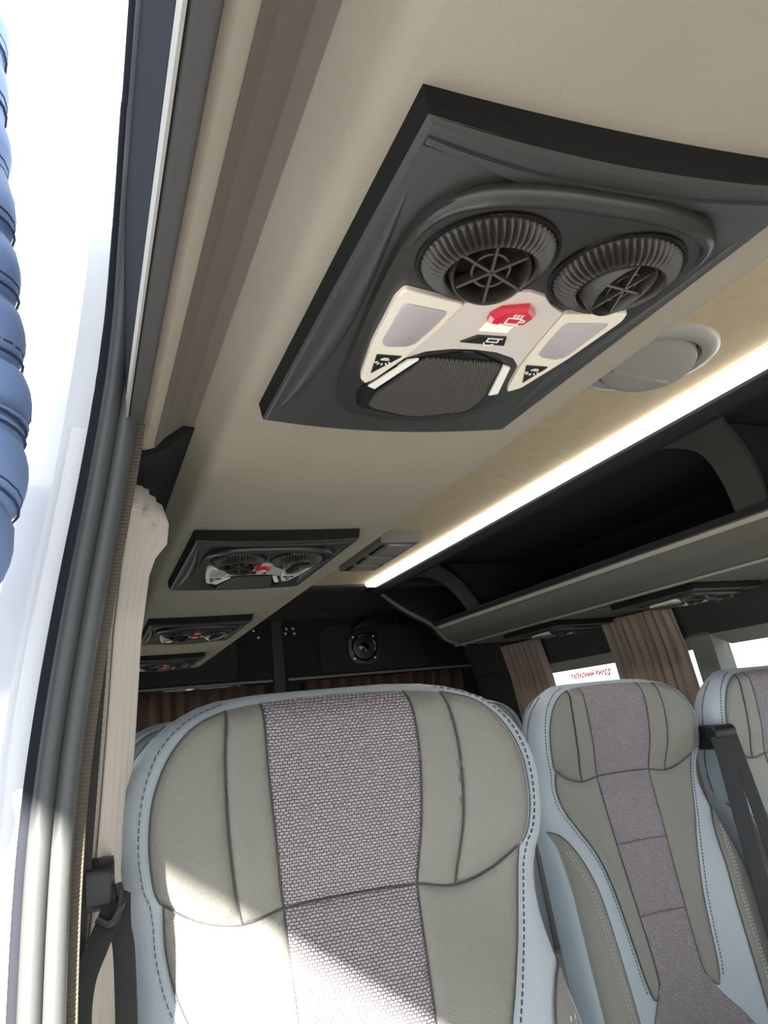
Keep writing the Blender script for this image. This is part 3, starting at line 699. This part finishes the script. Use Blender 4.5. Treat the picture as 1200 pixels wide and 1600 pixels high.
# ------------------------------------------------------------------ curtains
def curtain(name, label, x_fn, y0, y1, z0, z1, pleats, amp, material, group=None, pinch=None, n_per=10, seedv=0, header=True):
    rnd = random.Random(seedv)
    root = thing(name, label, 'curtain', (0, 0, 0), group)
    NU = pleats * n_per; NV = 26; v = []; f = []
    ph = [rnd.uniform(-0.5, 0.5) for _ in range(pleats + 2)]; am = [rnd.uniform(0.55, 1.2) for _ in range(pleats + 2)]
    for j in range(NV + 1):
        t = j / NV; z = z1 + (z0 - z1) * t; sc, off = pinch(t) if pinch else (1, 0)
        for i in range(NU + 1):
            u = i / NU; k = int(u * pleats); fr_ = u * pleats - k
            w = am[k] * (1 - fr_) + am[k + 1] * fr_; p = ph[k] * (1 - fr_) + ph[k + 1] * fr_
            a = 2 * math.pi * (u * pleats) + p + 0.5 * math.sin(3 * t + k)
            d = amp * w * math.sin(a) + amp * 0.25 * math.sin(2.7 * a + 2 * t)
            yy = y0 + (y1 - y0) * (0.5 + (u - 0.5) * sc) + off + amp * 0.5 * w * math.cos(a)
            v.append((x_fn(z) + d, yy, z + (0.004 * math.sin(a * 1.0) if j == 0 else 0)))
    for j in range(NV):
        for i in range(NU): a = j * (NU + 1) + i; f.append((a, a + 1, a + NU + 2, a + NU + 1))
    c = pydata('drape', v, f, material, root, True)
    md = c.modifiers.new('thick', 'SOLIDIFY'); md.thickness = 0.0015
    return root, c
rtab = sorted([(z, x) for x, z in RIGHT])
rxf = lambda z: interp(z, rtab) - 0.022
curtain('window_curtain', 'brownish pleated curtain hanging behind the aisle seat of the pair', rxf, 1.965, 2.31, -0.55, 0.256, 9, 0.014, 'curtain_brown', 'curtains at the right windows', seedv=3)
curtain('window_curtain', 'brownish pleated curtain at the farther side of the right rear window', rxf, 2.74, 3.05, -0.55, 0.256, 8, 0.014, 'curtain_brown', 'curtains at the right windows', seedv=5)
sweep('curtain_rail', [(1.690, 1.93, 0.268), (1.690, 3.10, 0.268)], 0.004, 'steel', wr, 8)
# rear door curtains
rc = [('dark brown curtain across the right rear door window', 0.90, 1.66, 12, 8), ('dark brown curtain across the left rear door window', 0.10, 0.72, 10, 9)]
for lb_, xa, xb, pl, sd in rc:
    root = thing('rear_curtain', lb_, 'curtain', (0, 0, 0), 'curtains at the rear doors'); rnd = random.Random(sd)
    v = []; f = []; NU = pl * 8; NV = 8
    for j in range(NV + 1):
        z = 0.198 - 0.62 * j / NV
        for i in range(NU + 1):
            u = i / NU; a = 2 * math.pi * u * pl; v.append((xa + (xb - xa) * u + 0.004 * math.cos(a * 1.3), YE - 0.050 + 0.012 * math.sin(a + 0.8 * math.sin(u * 17)), z))
    for j in range(NV):
        for i in range(NU): a = j * (NU + 1) + i; f.append((a, a + 1, a + NU + 2, a + NU + 1))
    c = pydata('drape', v, f, 'curtain_rear', root, True); md = c.modifiers.new('thick', 'SOLIDIFY'); md.thickness = 0.0015
# left curtain: gathered on its hook at the top, then a narrow bundle of long folds
lc = thing('window_curtain', 'pale grey gathered curtain hanging beside the door pillar', 'curtain', (0, 0, 0))
def lx(z): return interp(z, sorted([(zz_, xx_) for xx_, zz_ in LW]))
v = []; f = []; NU = 64; NV = 44
for j in range(NV + 1):
    t = j / NV; z = 0.236 - 0.85 * t
    bunch = math.exp(-((t - 0.035) / 0.03) ** 2)
    wid = 0.034 + 0.010 * min(1, t * 3)
    for i in range(NU + 1):
        u = i / NU
        a = u * 2 * math.pi * 5
        dep = (0.0085 + 0.003 * bunch) * math.sin(a + 0.7 * math.sin(6 * t + i * 0.05)) + 0.012 * bunch * max(0, math.sin(u * 9 + 1)) ** 2 * u
        x = lx(z) + 0.001 + dep * 0.55 + 0.027 * u + 0.012 * bunch * u
        y = 0.757 + wid * u + 0.3 * dep
        v.append((x, y, z + 0.010 * bunch * math.sin(a * 0.9) * u + (0.006 * math.sin(u * 5) if j == 0 else 0)))
for j in range(NV):
    for i in range(NU): a = j * (NU + 1) + i; f.append((a, a + 1, a + NU + 2, a + NU + 1))
c = pydata('drape', v, f, 'curtain_grey', lc, True); md = c.modifiers.new('thick', 'SOLIDIFY'); md.thickness = 0.0018
bm = bmesh.new()
for j in range(3, NV):
    for q in range(3):
        p0 = Vector(v[j * (NU + 1) + 9]); p1 = Vector(v[(j + 1) * (NU + 1) + 9]); a_ = p0.lerp(p1, q / 3); b_ = p0.lerp(p1, q / 3 + 0.2)
        bm_box(bm, a_.x - 0.0006, a_.x + 0.0006, a_.y - 0.0022, a_.y - 0.0008, b_.z, a_.z)
from_bm('hem_stitching', bm, 'grey_plastic', lc)
# heading: ruched tufts where the cloth is drawn up to its hook
for k, (dx, dy, dz, r) in enumerate(((0.030, 0.775, 0.222, 0.011), (0.036, 0.785, 0.210, 0.010), (0.040, 0.792, 0.198, 0.009), (0.018, 0.765, 0.228, 0.010))):
    pts = [(lx(0.2) - 0.008 + dx + 0.006 * math.cos(q) - 0.006, dy + 0.004 * math.sin(q * 2), dz + 0.012 * math.sin(q)) for q in [math.pi * 2 * i / 14 for i in range(14)]]
    sweep('ruffle', pts, r * 0.55, 'curtain_grey', lc, 8, closed=True)

# ------------------------------------------------------------------ seats
TOP = 1.239                   # seat back top above the floor
def yc(d): return sinterp(d, [(0.0, 0.006), (0.03, -0.006), (0.08, -0.012), (0.14, -0.008), (0.195, 0.004), (0.25, -0.004), (0.33, -0.022), (0.45, -0.050), (0.60, -0.085), (0.75, -0.115)])
def halfw(d):
    if d < 0.125: return 0.085 + 0.135 * (1 - ((0.125 - d) / 0.125) ** 2.3) ** (1 / 2.0)
    return sinterp(d, [(0.125, 0.220), (0.165, 0.2195), (0.20, 0.214), (0.25, 0.213), (0.32, 0.217), (0.45, 0.223), (0.75, 0.226)])
def smooth01(a, b, x): t = max(0, min(1, (x - a) / (b - a))); return t * t * (3 - 2 * t)
def front(x, d):
    a = abs(x); y = yc(d)
    y += 0.030 * max(0, (0.030 - d) / 0.030) ** 2                          # top rolls back
    y -= 0.018 * (1 - smooth01(0.15, 0.25, d)) * smooth01(0.05, 0.20, a)   # head wings reach forward
    y -= 0.040 * smooth01(0.24, 0.42, d) * smooth01(0.075, 0.165, a)       # side bolsters
    y += 0.012 * smooth01(0.26, 0.40, d) * (1 - smooth01(0.0, 0.09, a))
    w = halfw(d)
    e = max(0, (a - (w - 0.034)) / 0.034); e = min(e, 1)
    y += 0.036 * (1 - math.sqrt(max(0, 1 - e * e)))                        # rounded flank
    return y
def seat_xyz(x, d, out=0.0): return (x, front(x, d) - out, TOP - d)
def make_seat():
    root = thing('passenger_seat', '', 'seat')
    # shell: pale leather sides, back and the bands left between the panels
    v = []; f = []; NF = 44; NB = 16
    ds = [0.0, 0.003, 0.008, 0.015, 0.024, 0.035, 0.05, 0.065, 0.08, 0.095, 0.11, 0.125, 0.14, 0.155, 0.17, 0.185, 0.2, 0.215, 0.23, 0.25, 0.27, 0.29, 0.31, 0.33, 0.36, 0.40, 0.45, 0.5, 0.56, 0.62, 0.68, 0.74]
    for d in ds:
        w = halfw(d)
        for i in range(NF + 1):
            s = -1 + 2 * i / NF; s = math.copysign(1 - (1 - abs(s)) ** 1.35, s); x = w * s
            v.append((x, front(x, d) + 0.0035, TOP - d))
        yb = yc(d) + interp(d, [(0, 0.046), (0.01, 0.062), (0.03, 0.080), (0.06, 0.092), (0.2, 0.095), (0.4, 0.115), (0.75, 0.13)])
        ye = front(w, d) + 0.0035
        for i in range(1, NB):
            a = math.pi * i / NB; x = w * math.copysign(abs(math.cos(a)) ** 0.55, math.cos(a)); q = math.sin(a) ** 0.55
            v.append((x, ye + max(0.004, yb - ye) * q, TOP - d))
    m = NF + NB
    for k in range(len(ds) - 1):
        for i in range(m): f.append((k * m + i, k * m + (i + 1) % m, (k + 1) * m + (i + 1) % m, (k + 1) * m + i))
    f += [tuple(range(m)), tuple(range((len(ds) - 1) * m, len(ds) * m))]
    pydata('backrest', v, f, 'leather_light', root, True)
    def panel(name, half, material, drop=0.0045, ew=0.011, step=0.009, out=0.0032, both=True, sub=None):
        for s in ((1, -1) if both else (1,)):
            poly = [(s * a, b) for a, b in half]
            vv, ff = panel_mesh(poly, lambda x, d: front(x, d) - out, step, drop, ew)
            pydata(name, [(a, b, TOP - d) for a, b, d in vv], ff, material, root, True)
    def curve(pts, per=6): return [tuple(p.xy) for p in smooth_path([(a, b, 0) for a, b in pts], per)]
    hs = lambda x: sinterp(abs(x), [(0.0, 0.197), (0.068, 0.199), (0.108, 0.206), (0.15, 0.195), (0.19, 0.168)])   # seam under the headrest
    fe = curve([(0.0775, 0.010), (0.0785, 0.07), (0.0740, 0.14), (0.068, hs(0.068))], 5)
    panel('fabric_panel', [(a, b) for a, b in fe] + [(x, hs(x)) for x in (0.04, 0.0, -0.04)] + [(-a, b) for a, b in reversed(fe)] + [(-0.04, 0.0075), (0.0, 0.007), (0.04, 0.0075)], 'seat_weave', both=False)
    st = curve([(0.114, 0.0145), (0.1195, 0.06), (0.1195, 0.12), (0.1145, 0.17), (0.108, hs(0.108))], 5)
    panel('inner_leather', [(a, b) for a, b in fe] + [(0.09, hs(0.09))] + [(a, b) for a, b in reversed(st)] + [(0.095, 0.0115)], 'leather_mid', ew=0.009)
    ie = curve([(0.114, 0.0145), (0.145, 0.026), (0.170, 0.050), (0.186, 0.085), (0.1905, 0.125), (0.187, 0.160), (0.181, hs(0.181))], 5)
    panel('wing_leather', ie + [(x, hs(x)) for x in (0.165, 0.15, 0.13)] + list(reversed(st))[0:-1], 'leather_mid', drop=0.006, ew=0.016)
    # centre column of cloth in three fields
    fw = lambda d: sinterp(d, [(0.19, 0.068), (0.30, 0.065), (0.45, 0.058), (0.55, 0.054), (0.585, 0.056), (0.62, 0.078), (0.66, 0.11), (0.70, 0.13)])
    cuts = [0.199, 0.335, 0.470, 0.70]
    for k in range(3):
        a, b = cuts[k], cuts[k + 1]; n = 10
        side = [(fw(a + (b - a) * i / n), a + (b - a) * i / n) for i in range(n + 1)]
        if k == 0: side[0] = (0.068, hs(0.068))
        topm = [(x, hs(x)) for x in (-0.036, 0.0, 0.036)] if k == 0 else []
        panel('fabric_panel', side + [(-x, d) for x, d in reversed(side)] + topm, 'seat_weave', both=False, drop=0.0038, ew=0.008)
    # leather beside the column, running out to a rounded tip
    ci = [(0.178, hs(0.178)), (0.1765, 0.215), (0.168, 0.255), (0.150, 0.295), (0.128, 0.340), (0.113, 0.39), (0.102, 0.45), (0.094, 0.52), (0.088, 0.575), (0.078, 0.608), (0.066, 0.600)]
    inner = [(fw(d) + 0.0, d) for d in (0.585, 0.55, 0.5, 0.45, 0.4, 0.35, 0.3, 0.25, 0.22)] + [(0.068, hs(0.068))]
    panel('inner_leather', curve(ci, 4) + inner + [(x, hs(x)) for x in (0.09, 0.108, 0.13, 0.15, 0.165)], 'leather_mid')
    # outer bolster
    oi = [(0.213, 0.292), (0.196, 0.300), (0.179, 0.325), (0.166, 0.365), (0.158, 0.42), (0.152, 0.5), (0.148, 0.6), (0.145, 0.70)]
    oc = curve(oi, 4)
    panel('bolster_panel', oc + [(halfw(d) - 0.010, d) for d in (0.70, 0.6, 0.5, 0.42, 0.36, 0.32)], 'leather_mid', out=0.0030)
    # stitching and seam cord
    def dashes(name, pts, material, ln=0.0042, gap=0.0026, wd=0.0006, out=0.0012):
        for s in (1, -1):
            bm = bmesh.new()
            P = [Vector((s * a, b)) for a, b in pts]; acc = 0.0; on = True; cur = P[0].copy(); start = cur.copy(); i = 1; need = ln
            while i < len(P):
                dv = P[i] - cur
                if dv.length < need: need -= dv.length; cur = P[i].copy(); i += 1; continue
                cur = cur + dv.normalized() * need
                if on and (cur - start).length > 1e-5:
                    t = (cur - start).normalized(); nr = Vector((-t.y, t.x)) * wd / 2
                    q = [start - nr, start + nr, cur + nr, cur - nr]
                    lo = [bm.verts.new(seat_xyz(p.x, p.y, out - 0.005)) for p in q]; hi = [bm.verts.new(seat_xyz(p.x, p.y, out - 0.0035 + 0.0009)) for p in q]
                    bm.faces.new(hi)
                    for k in range(4): bm.faces.new((lo[k], lo[(k + 1) % 4], hi[(k + 1) % 4], hi[k]))
                on = not on; need = ln if on else gap; start = cur.copy()
            from_bm(name, bm, material, root)
    off_ie = [(a + 0.0085 * smooth01(0.0, 0.06, b) + 0.0, b - 0.007 * (1 - smooth01(0.03, 0.12, b))) for a, b in ie]
    dashes('stitching', off_ie + [(a + 0.0085, b + 0.002) for a, b in curve(ci, 4)[2:-6]], 'thread_dark')
    dashes('stitching', [(a + 0.014, b + 0.004) for a, b in oc[8:]], 'thread_light', out=0.0075)
    dashes('stitching', [(a + 0.020, b + 0.004) for a, b in oc[8:]], 'thread_light', out=0.0075)
    # dark seam lines where the panels meet
    def seam(pts, both=True, out=0.0007, r=0.0008):
        for s in ((1, -1) if both else (1,)): sweep('seam', [seat_xyz(s * a, b, out) for a, b in pts], r, 'thread_dark', root, 6)
    seam(fe); seam(st); seam(ie)
    seam([(x / 100.0, hs(x / 100.0)) for x in range(-18, 19)], False)
    seam([(fw(d), d) for d in [0.20 + 0.0125 * k for k in range(32)]]); seam(curve(ci, 4)); seam(oc)
    for d in cuts[1:3]: seam([(fw(d) * (-1 + 0.1 * k), d) for k in range(21)], False)
    # piping round the rim of the headrest
    pp = [(halfw(d) * 0.998, d) for d in (0.27, 0.24, 0.21, 0.19, 0.17, 0.14, 0.11, 0.08, 0.06, 0.04, 0.024)]
    for s in (1, -1): sweep('piping', [(s * a, front(s * a, d) + 0.014, TOP - d) for a, d in pp], 0.0022, 'leather_dark', root, 6)
    # cushion and its frame
    def cush(name, hw, y0, y1, z0, z1, material, bev, par): return box(name, -hw, hw, y0, y1, z0, z1, material, par, bev, 4)
    cush('cushion', 0.225, -0.56, -0.03, 0.42, 0.545, 'leather_light', 0.035, root)
    vv, ff = panel_mesh([(-0.10, -0.535), (0.10, -0.535), (0.13, -0.14), (-0.13, -0.14)], lambda x, y: 0.0, 0.02, 0.006, 0.015)
    pydata('cushion_fabric', [(a, c_, 0.551 - b) for a, b, c_ in vv], ff, 'seat_weave', root, True)
    for s in (1, -1):
        vv, ff = panel_mesh([(s * 0.103, -0.535), (s * 0.19, -0.525), (s * 0.20, -0.16), (s * 0.133, -0.14)], lambda x, y: 0.0, 0.02, 0.006, 0.015)
        pydata('cushion_leather', [(a, c_, 0.551 - b) for a, b, c_ in vv], ff, 'leather_mid', root, True)
    box('seat_pan', -0.21, 0.21, -0.53, 0.0, 0.375, 0.425, 'plastic_black', root, 0.008)
    for x_, y_ in ((-0.18, -0.48), (0.18, -0.48), (-0.18, -0.06), (0.18, -0.06)):
        bm = bmesh.new(); bm_box(bm, x_ - 0.02, x_ + 0.02, y_ - 0.02, y_ + 0.02, 0.012, 0.376); bm_box(bm, x_ - 0.03, x_ + 0.03, y_ - 0.04, y_ + 0.04, 0.0, 0.012)
        from_bm('leg', bm, 'steel', root)
    return root
SEAT = make_seat()
SPOTS = [(0.246, 0.800, 'grey leather and woven seat nearest the camera, half in sunlight'),
         (1.108, 1.535, 'grey leather and woven aisle seat of the right-hand pair'),
         (1.566, 1.520, 'grey leather seat at the right window, cut by the photo edge'),
         (0.252, 1.570, 'grey leather seat directly behind the nearest seat'),
         (1.080, 2.285, 'grey leather aisle seat one row behind the right-hand pair'),
         (1.536, 2.285, 'grey leather window seat one row behind the right-hand pair')]
for k, (x, y, lb_) in enumerate(SPOTS):
    s = SEAT if k == 0 else copy_tree(SEAT)
    s.location = (x, y, FLOOR); s['label'] = lb_; s['group'] = 'passenger seats'

# ------------------------------------------------------------------ seat belts
bl = thing('seat_belt', 'black seat belt and anchor beside the nearest seat', 'seat belt', (0.0, 0.0, 0.0))
prism('anchor_cover', round_poly([(0.738, -0.125), (0.738, -0.092), (0.755, -0.086), (0.785, -0.090), (0.785, -0.128)], 0.006), 0.0, 0.022, lambda u, v, h: (0.004 + h, u, v), 'plastic_black', bl, 0.005, True)
sweep('belt_strap', smooth_path([(0.028, 0.745, -0.112), (0.022, 0.735, -0.128), (0.012, 0.726, -0.148), (0.002, 0.722, -0.172), (-0.001, 0.722, -0.21), (0.0, 0.722, -0.30), (0.005, 0.73, -0.75)], 6), 0.0, 'belt_black', bl, 12, flat=(0.0012, 0.0085), up=Vector((1, 0, 0)))
sweep('belt_strap', smooth_path([(0.030, 0.745, -0.115), (0.030, 0.742, -0.14), (0.033, 0.742, -0.17), (0.034, 0.742, -0.3), (0.034, 0.742, -0.75)], 6), 0.0, 'belt_black', bl, 12, flat=(0.0012, 0.0085), up=Vector((1, 0, 0)))
sweep('belt_loop', smooth_path([(0.028, 0.733, -0.105), (0.030, 0.73, -0.120), (0.022, 0.728, -0.133), (0.012, 0.73, -0.128)], 5), 0.0035, 'plastic_black', bl, 8)
b2 = thing('seat_belt', 'two black shoulder straps hanging from a roller between the paired seats', 'seat belt', (0, 0, 0))
vv, ff = lathe([(0.0, -0.034), (0.014, -0.034), (0.018, -0.030), (0.018, 0.030), (0.014, 0.034), (0.0, 0.034)], 24)
pydata('roller', [(1.338 + c_ * 0.9, 1.475 + a, -0.100 + b) for a, b, c_ in vv], ff, 'plastic_black', b2, True)
box('roller_bracket', 1.320, 1.360, 1.478, 1.560, -0.135, -0.082, 'plastic_black', b2, 0.008, 3)
sweep('belt_strap', smooth_path([(1.318, 1.462, -0.105), (1.318, 1.452, -0.16), (1.312, 1.43, -0.30), (1.302, 1.40, -0.46), (1.30, 1.36, -0.66), (1.33, 1.33, -0.78)], 6), 0.0, 'belt_black', b2, 12, flat=(0.024, 0.0012), up=Vector((0, 1, 0)))
sweep('belt_strap', smooth_path([(1.352, 1.462, -0.105), (1.354, 1.452, -0.16), (1.362, 1.43, -0.30), (1.366, 1.41, -0.44), (1.368, 1.38, -0.66), (1.36, 1.35, -0.78)], 6), 0.0, 'belt_black', b2, 12, flat=(0.018, 0.0012), up=Vector((0, 1, 0)))

# ------------------------------------------------------------------ red lettering on the far right window
tcu = bpy.data.curves.new('window_lettering', 'FONT'); tcu.body = 'ЗАПАСНИЙ ВИХІД'; tcu.size = 0.026; tcu.offset = 0.0011; tcu.space_character = 1.12; tcu.align_x = 'CENTER'; tcu.extrude = 0.0003
to = bpy.data.objects.new('tmp_text', tcu); COL.objects.link(to)
bpy.context.view_layer.update()
dg = bpy.context.evaluated_depsgraph_get(); tm = bpy.data.meshes.new_from_object(to.evaluated_get(dg)); bpy.data.objects.remove(to)
tm.materials.clear()
tl = link_mesh('window_lettering', tm, 'print_red')
tl.matrix_world = Matrix.Translation((1.786, 2.59, 0.083)) @ Matrix(((0, 0.30, -1), (-1, 0, 0), (0, 0.954, 0.30))).to_4x4()
tag(tl, 'small red exit lettering on the right rear window pane', 'lettering')

# ------------------------------------------------------------------ open sliding door, pushed back along the outside
sd = thing('sliding_door', 'white sliding door pushed back along the outside behind the pillar', 'sliding door', (0, 0, 0))
sk = [(-0.155, 0.30), (-0.165, 0.15), (-0.19, -0.2), (-0.20, -0.6), (-0.195, -1.25)]
wall_strip('door_skin', seg(sk, -0.45, -1.25), 0.80, 1.95, 0.035, 'white_paint', sd)
wall_strip('door_skin', seg(sk, 0.30, 0.16), 0.80, 1.95, 0.035, 'white_paint', sd)
for a, b in ((0.80, 0.90), (1.85, 1.95)): wall_strip('door_stile', seg(sk, 0.16, -0.45), a, b, 0.035, 'white_paint', sd)
wall_strip('door_glass', [(x - 0.015, z) for x, z in seg(sk, 0.16, -0.45)], 0.90, 1.85, 0.004, 'window_glass', sd)
arm = sweep('hinge_arm', smooth_path([(-0.155, 0.86, 0.20), (-0.10, 0.83, 0.225), (-0.045, 0.80, 0.245), (-0.016, 0.79, 0.272)], 6), [0.016] * 12 + [0.015, 0.014, 0.014, 0.013, 0.012, 0.011, 0.010], 'white_paint', sd, 12)
vv, ff = lathe([(0.0, -0.010), (0.012, -0.010), (0.0145, -0.007), (0.0145, 0.007), (0.012, 0.010), (0.0, 0.010)], 24)
pydata('guide_roller', [(-0.014 + c_, 0.785 + a, 0.292 + b) for a, b, c_ in vv], ff, 'grey_dark_plastic', arm, True)

# ------------------------------------------------------------------ person outside the doorway, one elbow raised into view
per = thing('person', 'person in a blue quilted jacket with raised elbow outside the doorway', 'person', (-0.36, 0.62, GROUND))
PX = lambda x, y, z: (x + 0.36, y - 0.62, z - GROUND)
def skinned(name, verts, edges, radii, material, parent, root_i=0, sub=2):
    me = bpy.data.meshes.new(name); me.from_pydata([PX(*p) for p in verts], edges, []); me.update()
    o = link_mesh(name, me, material, parent, True)
    sm_ = o.modifiers.new('skin', 'SKIN'); sm_.use_smooth_shade = True
    for i, r in enumerate(radii): me.skin_vertices[0].data[i].radius = (r, r) if not isinstance(r, tuple) else r
    me.skin_vertices[0].data[root_i].use_root = True
    sb = o.modifiers.new('sub', 'SUBSURF'); sb.levels = sub; sb.render_levels = sub
    return o
SH_R = (-0.27, 0.66, -0.32); EL_R = (-0.106, 0.62, 0.225); WR_R = (-0.108, 0.59, 0.57)
# one continuous body: pelvis, spine, neck, head, arms with hands, legs with feet
bv = [(-0.40, 0.64, -0.80), (-0.40, 0.64, -0.60), (-0.40, 0.65, -0.38), (-0.40, 0.65, -0.26), (-0.395, 0.64, -0.16), (-0.385, 0.63, -0.06), (-0.385, 0.63, 0.03),
      (-0.40, 0.55, -0.86), (-0.39, 0.55, -1.28), (-0.41, 0.55, -1.67), (-0.30, 0.54, -1.72),
      (-0.40, 0.74, -0.86), (-0.39, 0.75, -1.28), (-0.41, 0.75, -1.67), (-0.30, 0.76, -1.72),
      (-0.36, 0.49, -0.30), (-0.30, 0.48, -0.22), EL_R, WR_R, (-0.116, 0.585, 0.65),
      (-0.42, 0.84, -0.32), (-0.44, 0.90, -0.58), (-0.36, 0.88, -0.82), (-0.33, 0.87, -0.90)]
be = [(0, 1), (1, 2), (2, 3), (3, 4), (4, 5), (5, 6), (0, 7), (7, 8), (8, 9), (9, 10), (0, 11), (11, 12), (12, 13), (13, 14), (2, 15), (15, 16), (16, 17), (17, 18), (18, 19), (2, 20), (20, 21), (21, 22), (22, 23)]
br_ = [0.13, 0.125, 0.13, 0.055, 0.075, 0.092, 0.060, 0.085, 0.058, 0.042, 0.04, 0.085, 0.058, 0.042, 0.04, 0.06, 0.052, 0.042, 0.03, 0.032, 0.055, 0.043, 0.03, 0.032]
skinned('body', bv, be, br_, 'skin', per)
# fingers of the raised hand, curled slightly
for k, (dy, ln) in enumerate(((-0.030, 0.058), (-0.010, 0.068), (0.010, 0.064), (0.029, 0.050))):
    b0 = Vector((-0.116, 0.585 + dy, 0.675))
    skinned('finger', [b0, b0 + Vector((0.006, dy * 0.1, ln * 0.5)), b0 + Vector((0.022, dy * 0.15, ln * 0.9))], [(0, 1), (1, 2)], [0.0095, 0.0085, 0.007], 'skin', per, 0, 1)
skinned('finger', [(-0.108, 0.555, 0.635), (-0.092, 0.538, 0.662), (-0.082, 0.532, 0.688)], [(0, 1), (1, 2)], [0.011, 0.0095, 0.008], 'skin', per, 0, 1)
# jacket: torso and left sleeve follow the body, the raised sleeve is quilted in rolls
skinned('jacket', [(-0.40, 0.64, -0.80), (-0.40, 0.64, -0.58), (-0.40, 0.65, -0.36), (-0.40, 0.65, -0.25), (-0.42, 0.84, -0.32), (-0.44, 0.905, -0.58), (-0.36, 0.88, -0.80), (-0.36, 0.50, -0.30)],
        [(0, 1), (1, 2), (2, 3), (2, 4), (4, 5), (5, 6), (2, 7)], [0.155, 0.15, 0.155, 0.075, 0.085, 0.07, 0.052, 0.09], 'jacket_blue', per)
path = smooth_path([(-0.37, 0.50, -0.30), (-0.29, 0.49, -0.20), (-0.215, 0.55, -0.02), (-0.128, 0.605, 0.13), EL_R, (-0.106, 0.615, 0.30), (-0.108, 0.60, 0.42), WR_R], 12)
rad = []; L_ = 0.0
for i, p in enumerate(path):
    if i: L_ += (p - path[i - 1]).length
    base = interp(L_, [(0, 0.085), (0.2, 0.080), (0.5, 0.076), (0.62, 0.072), (0.80, 0.062), (0.9, 0.055)])
    rad.append(base - 0.010 * (1 - abs(math.sin(math.pi * L_ / 0.052)) ** 0.5))
slv = sweep('quilted_sleeve', [Vector(PX(*p)) for p in path], rad, 'jacket_blue', per, 28)
# double seams lie in the grooves between the rolls
L_ = 0.0; nxt = 0.052; acc = 0
for i in range(1, len(path)):
    L_ += (path[i] - path[i - 1]).length
    if L_ >= nxt:
        for off in (-0.004, 0.004):
            c0 = path[i] + (path[i] - path[i - 1]).normalized() * off; t = ((path[min(i + 1, len(path) - 1)] - path[i - 1]).normalized()).normalized(); a = t.cross(Vector((0, 0, 1))).normalized(); b = t.cross(a)
            sweep('seam', [Vector(PX(*(c0 + (a * math.cos(q) + b * math.sin(q)) * (rad[i] + 0.0002)))) for q in [2 * math.pi * k / 28 for k in range(28)]], 0.0011, 'jacket_seam', slv, 6, closed=True)
        nxt += 0.052
sweep('cuff', [Vector(PX(*p)) for p in (WR_R, (-0.110, 0.589, 0.60))], 0.046, 'jacket_seam', per, 20)
skinned('trousers', [(-0.40, 0.64, -0.78), (-0.40, 0.55, -0.90), (-0.39, 0.55, -1.28), (-0.41, 0.55, -1.66), (-0.40, 0.74, -0.90), (-0.39, 0.75, -1.28), (-0.41, 0.75, -1.66)], [(0, 1), (1, 2), (2, 3), (0, 4), (4, 5), (5, 6)], [0.145, 0.10, 0.075, 0.062, 0.10, 0.075, 0.062], 'denim', per)
for yy in (0.55, 0.75): skinned('shoe', [(-0.44, yy, -1.715), (-0.37, yy, -1.712), (-0.26, yy, -1.722)], [(0, 1), (1, 2)], [0.038, 0.040, 0.030], 'shoe_black', per, 0, 2)
hv, hf = lathe([(0.0, 0.112), (0.05, 0.104), (0.086, 0.072), (0.102, 0.02), (0.098, -0.03), (0.080, -0.055)], 24)
pydata('hair', [PX(-0.395 + a * 0.98, 0.63 + b * 0.86, -0.005 + c_) for a, b, c_ in hv], hf, 'hair_brown', per, True)
for yy in (0.598, 0.662):
    ev, ef = lathe([(0.0, 0.009), (0.0065, 0.0065), (0.009, 0.0), (0.0065, -0.0065), (0.0, -0.009)], 12)
    pydata('eye', [PX(-0.292 + c_, yy + a, -0.045 + b) for a, b, c_ in ev], ef, 'print_white', per, True)

# ------------------------------------------------------------------ invented canopy out of view: its edge shades the upper half of the doorway
cn = thing('shade_canopy', 'flat white canopy on thin posts, out of view, added to shade the doorway', 'canopy', (0, 0, GROUND))
CZ = 0.90
box('shade_slab', -1.345, -0.45, -4.6, 2.6, CZ - GROUND, CZ - GROUND + 0.05, 'white_paint', cn, 0.01)
for yy in (-4.5, 2.5): box('post', -1.05, -1.0, yy - 0.025, yy + 0.025, 0.0, CZ - GROUND, 'white_paint', cn)
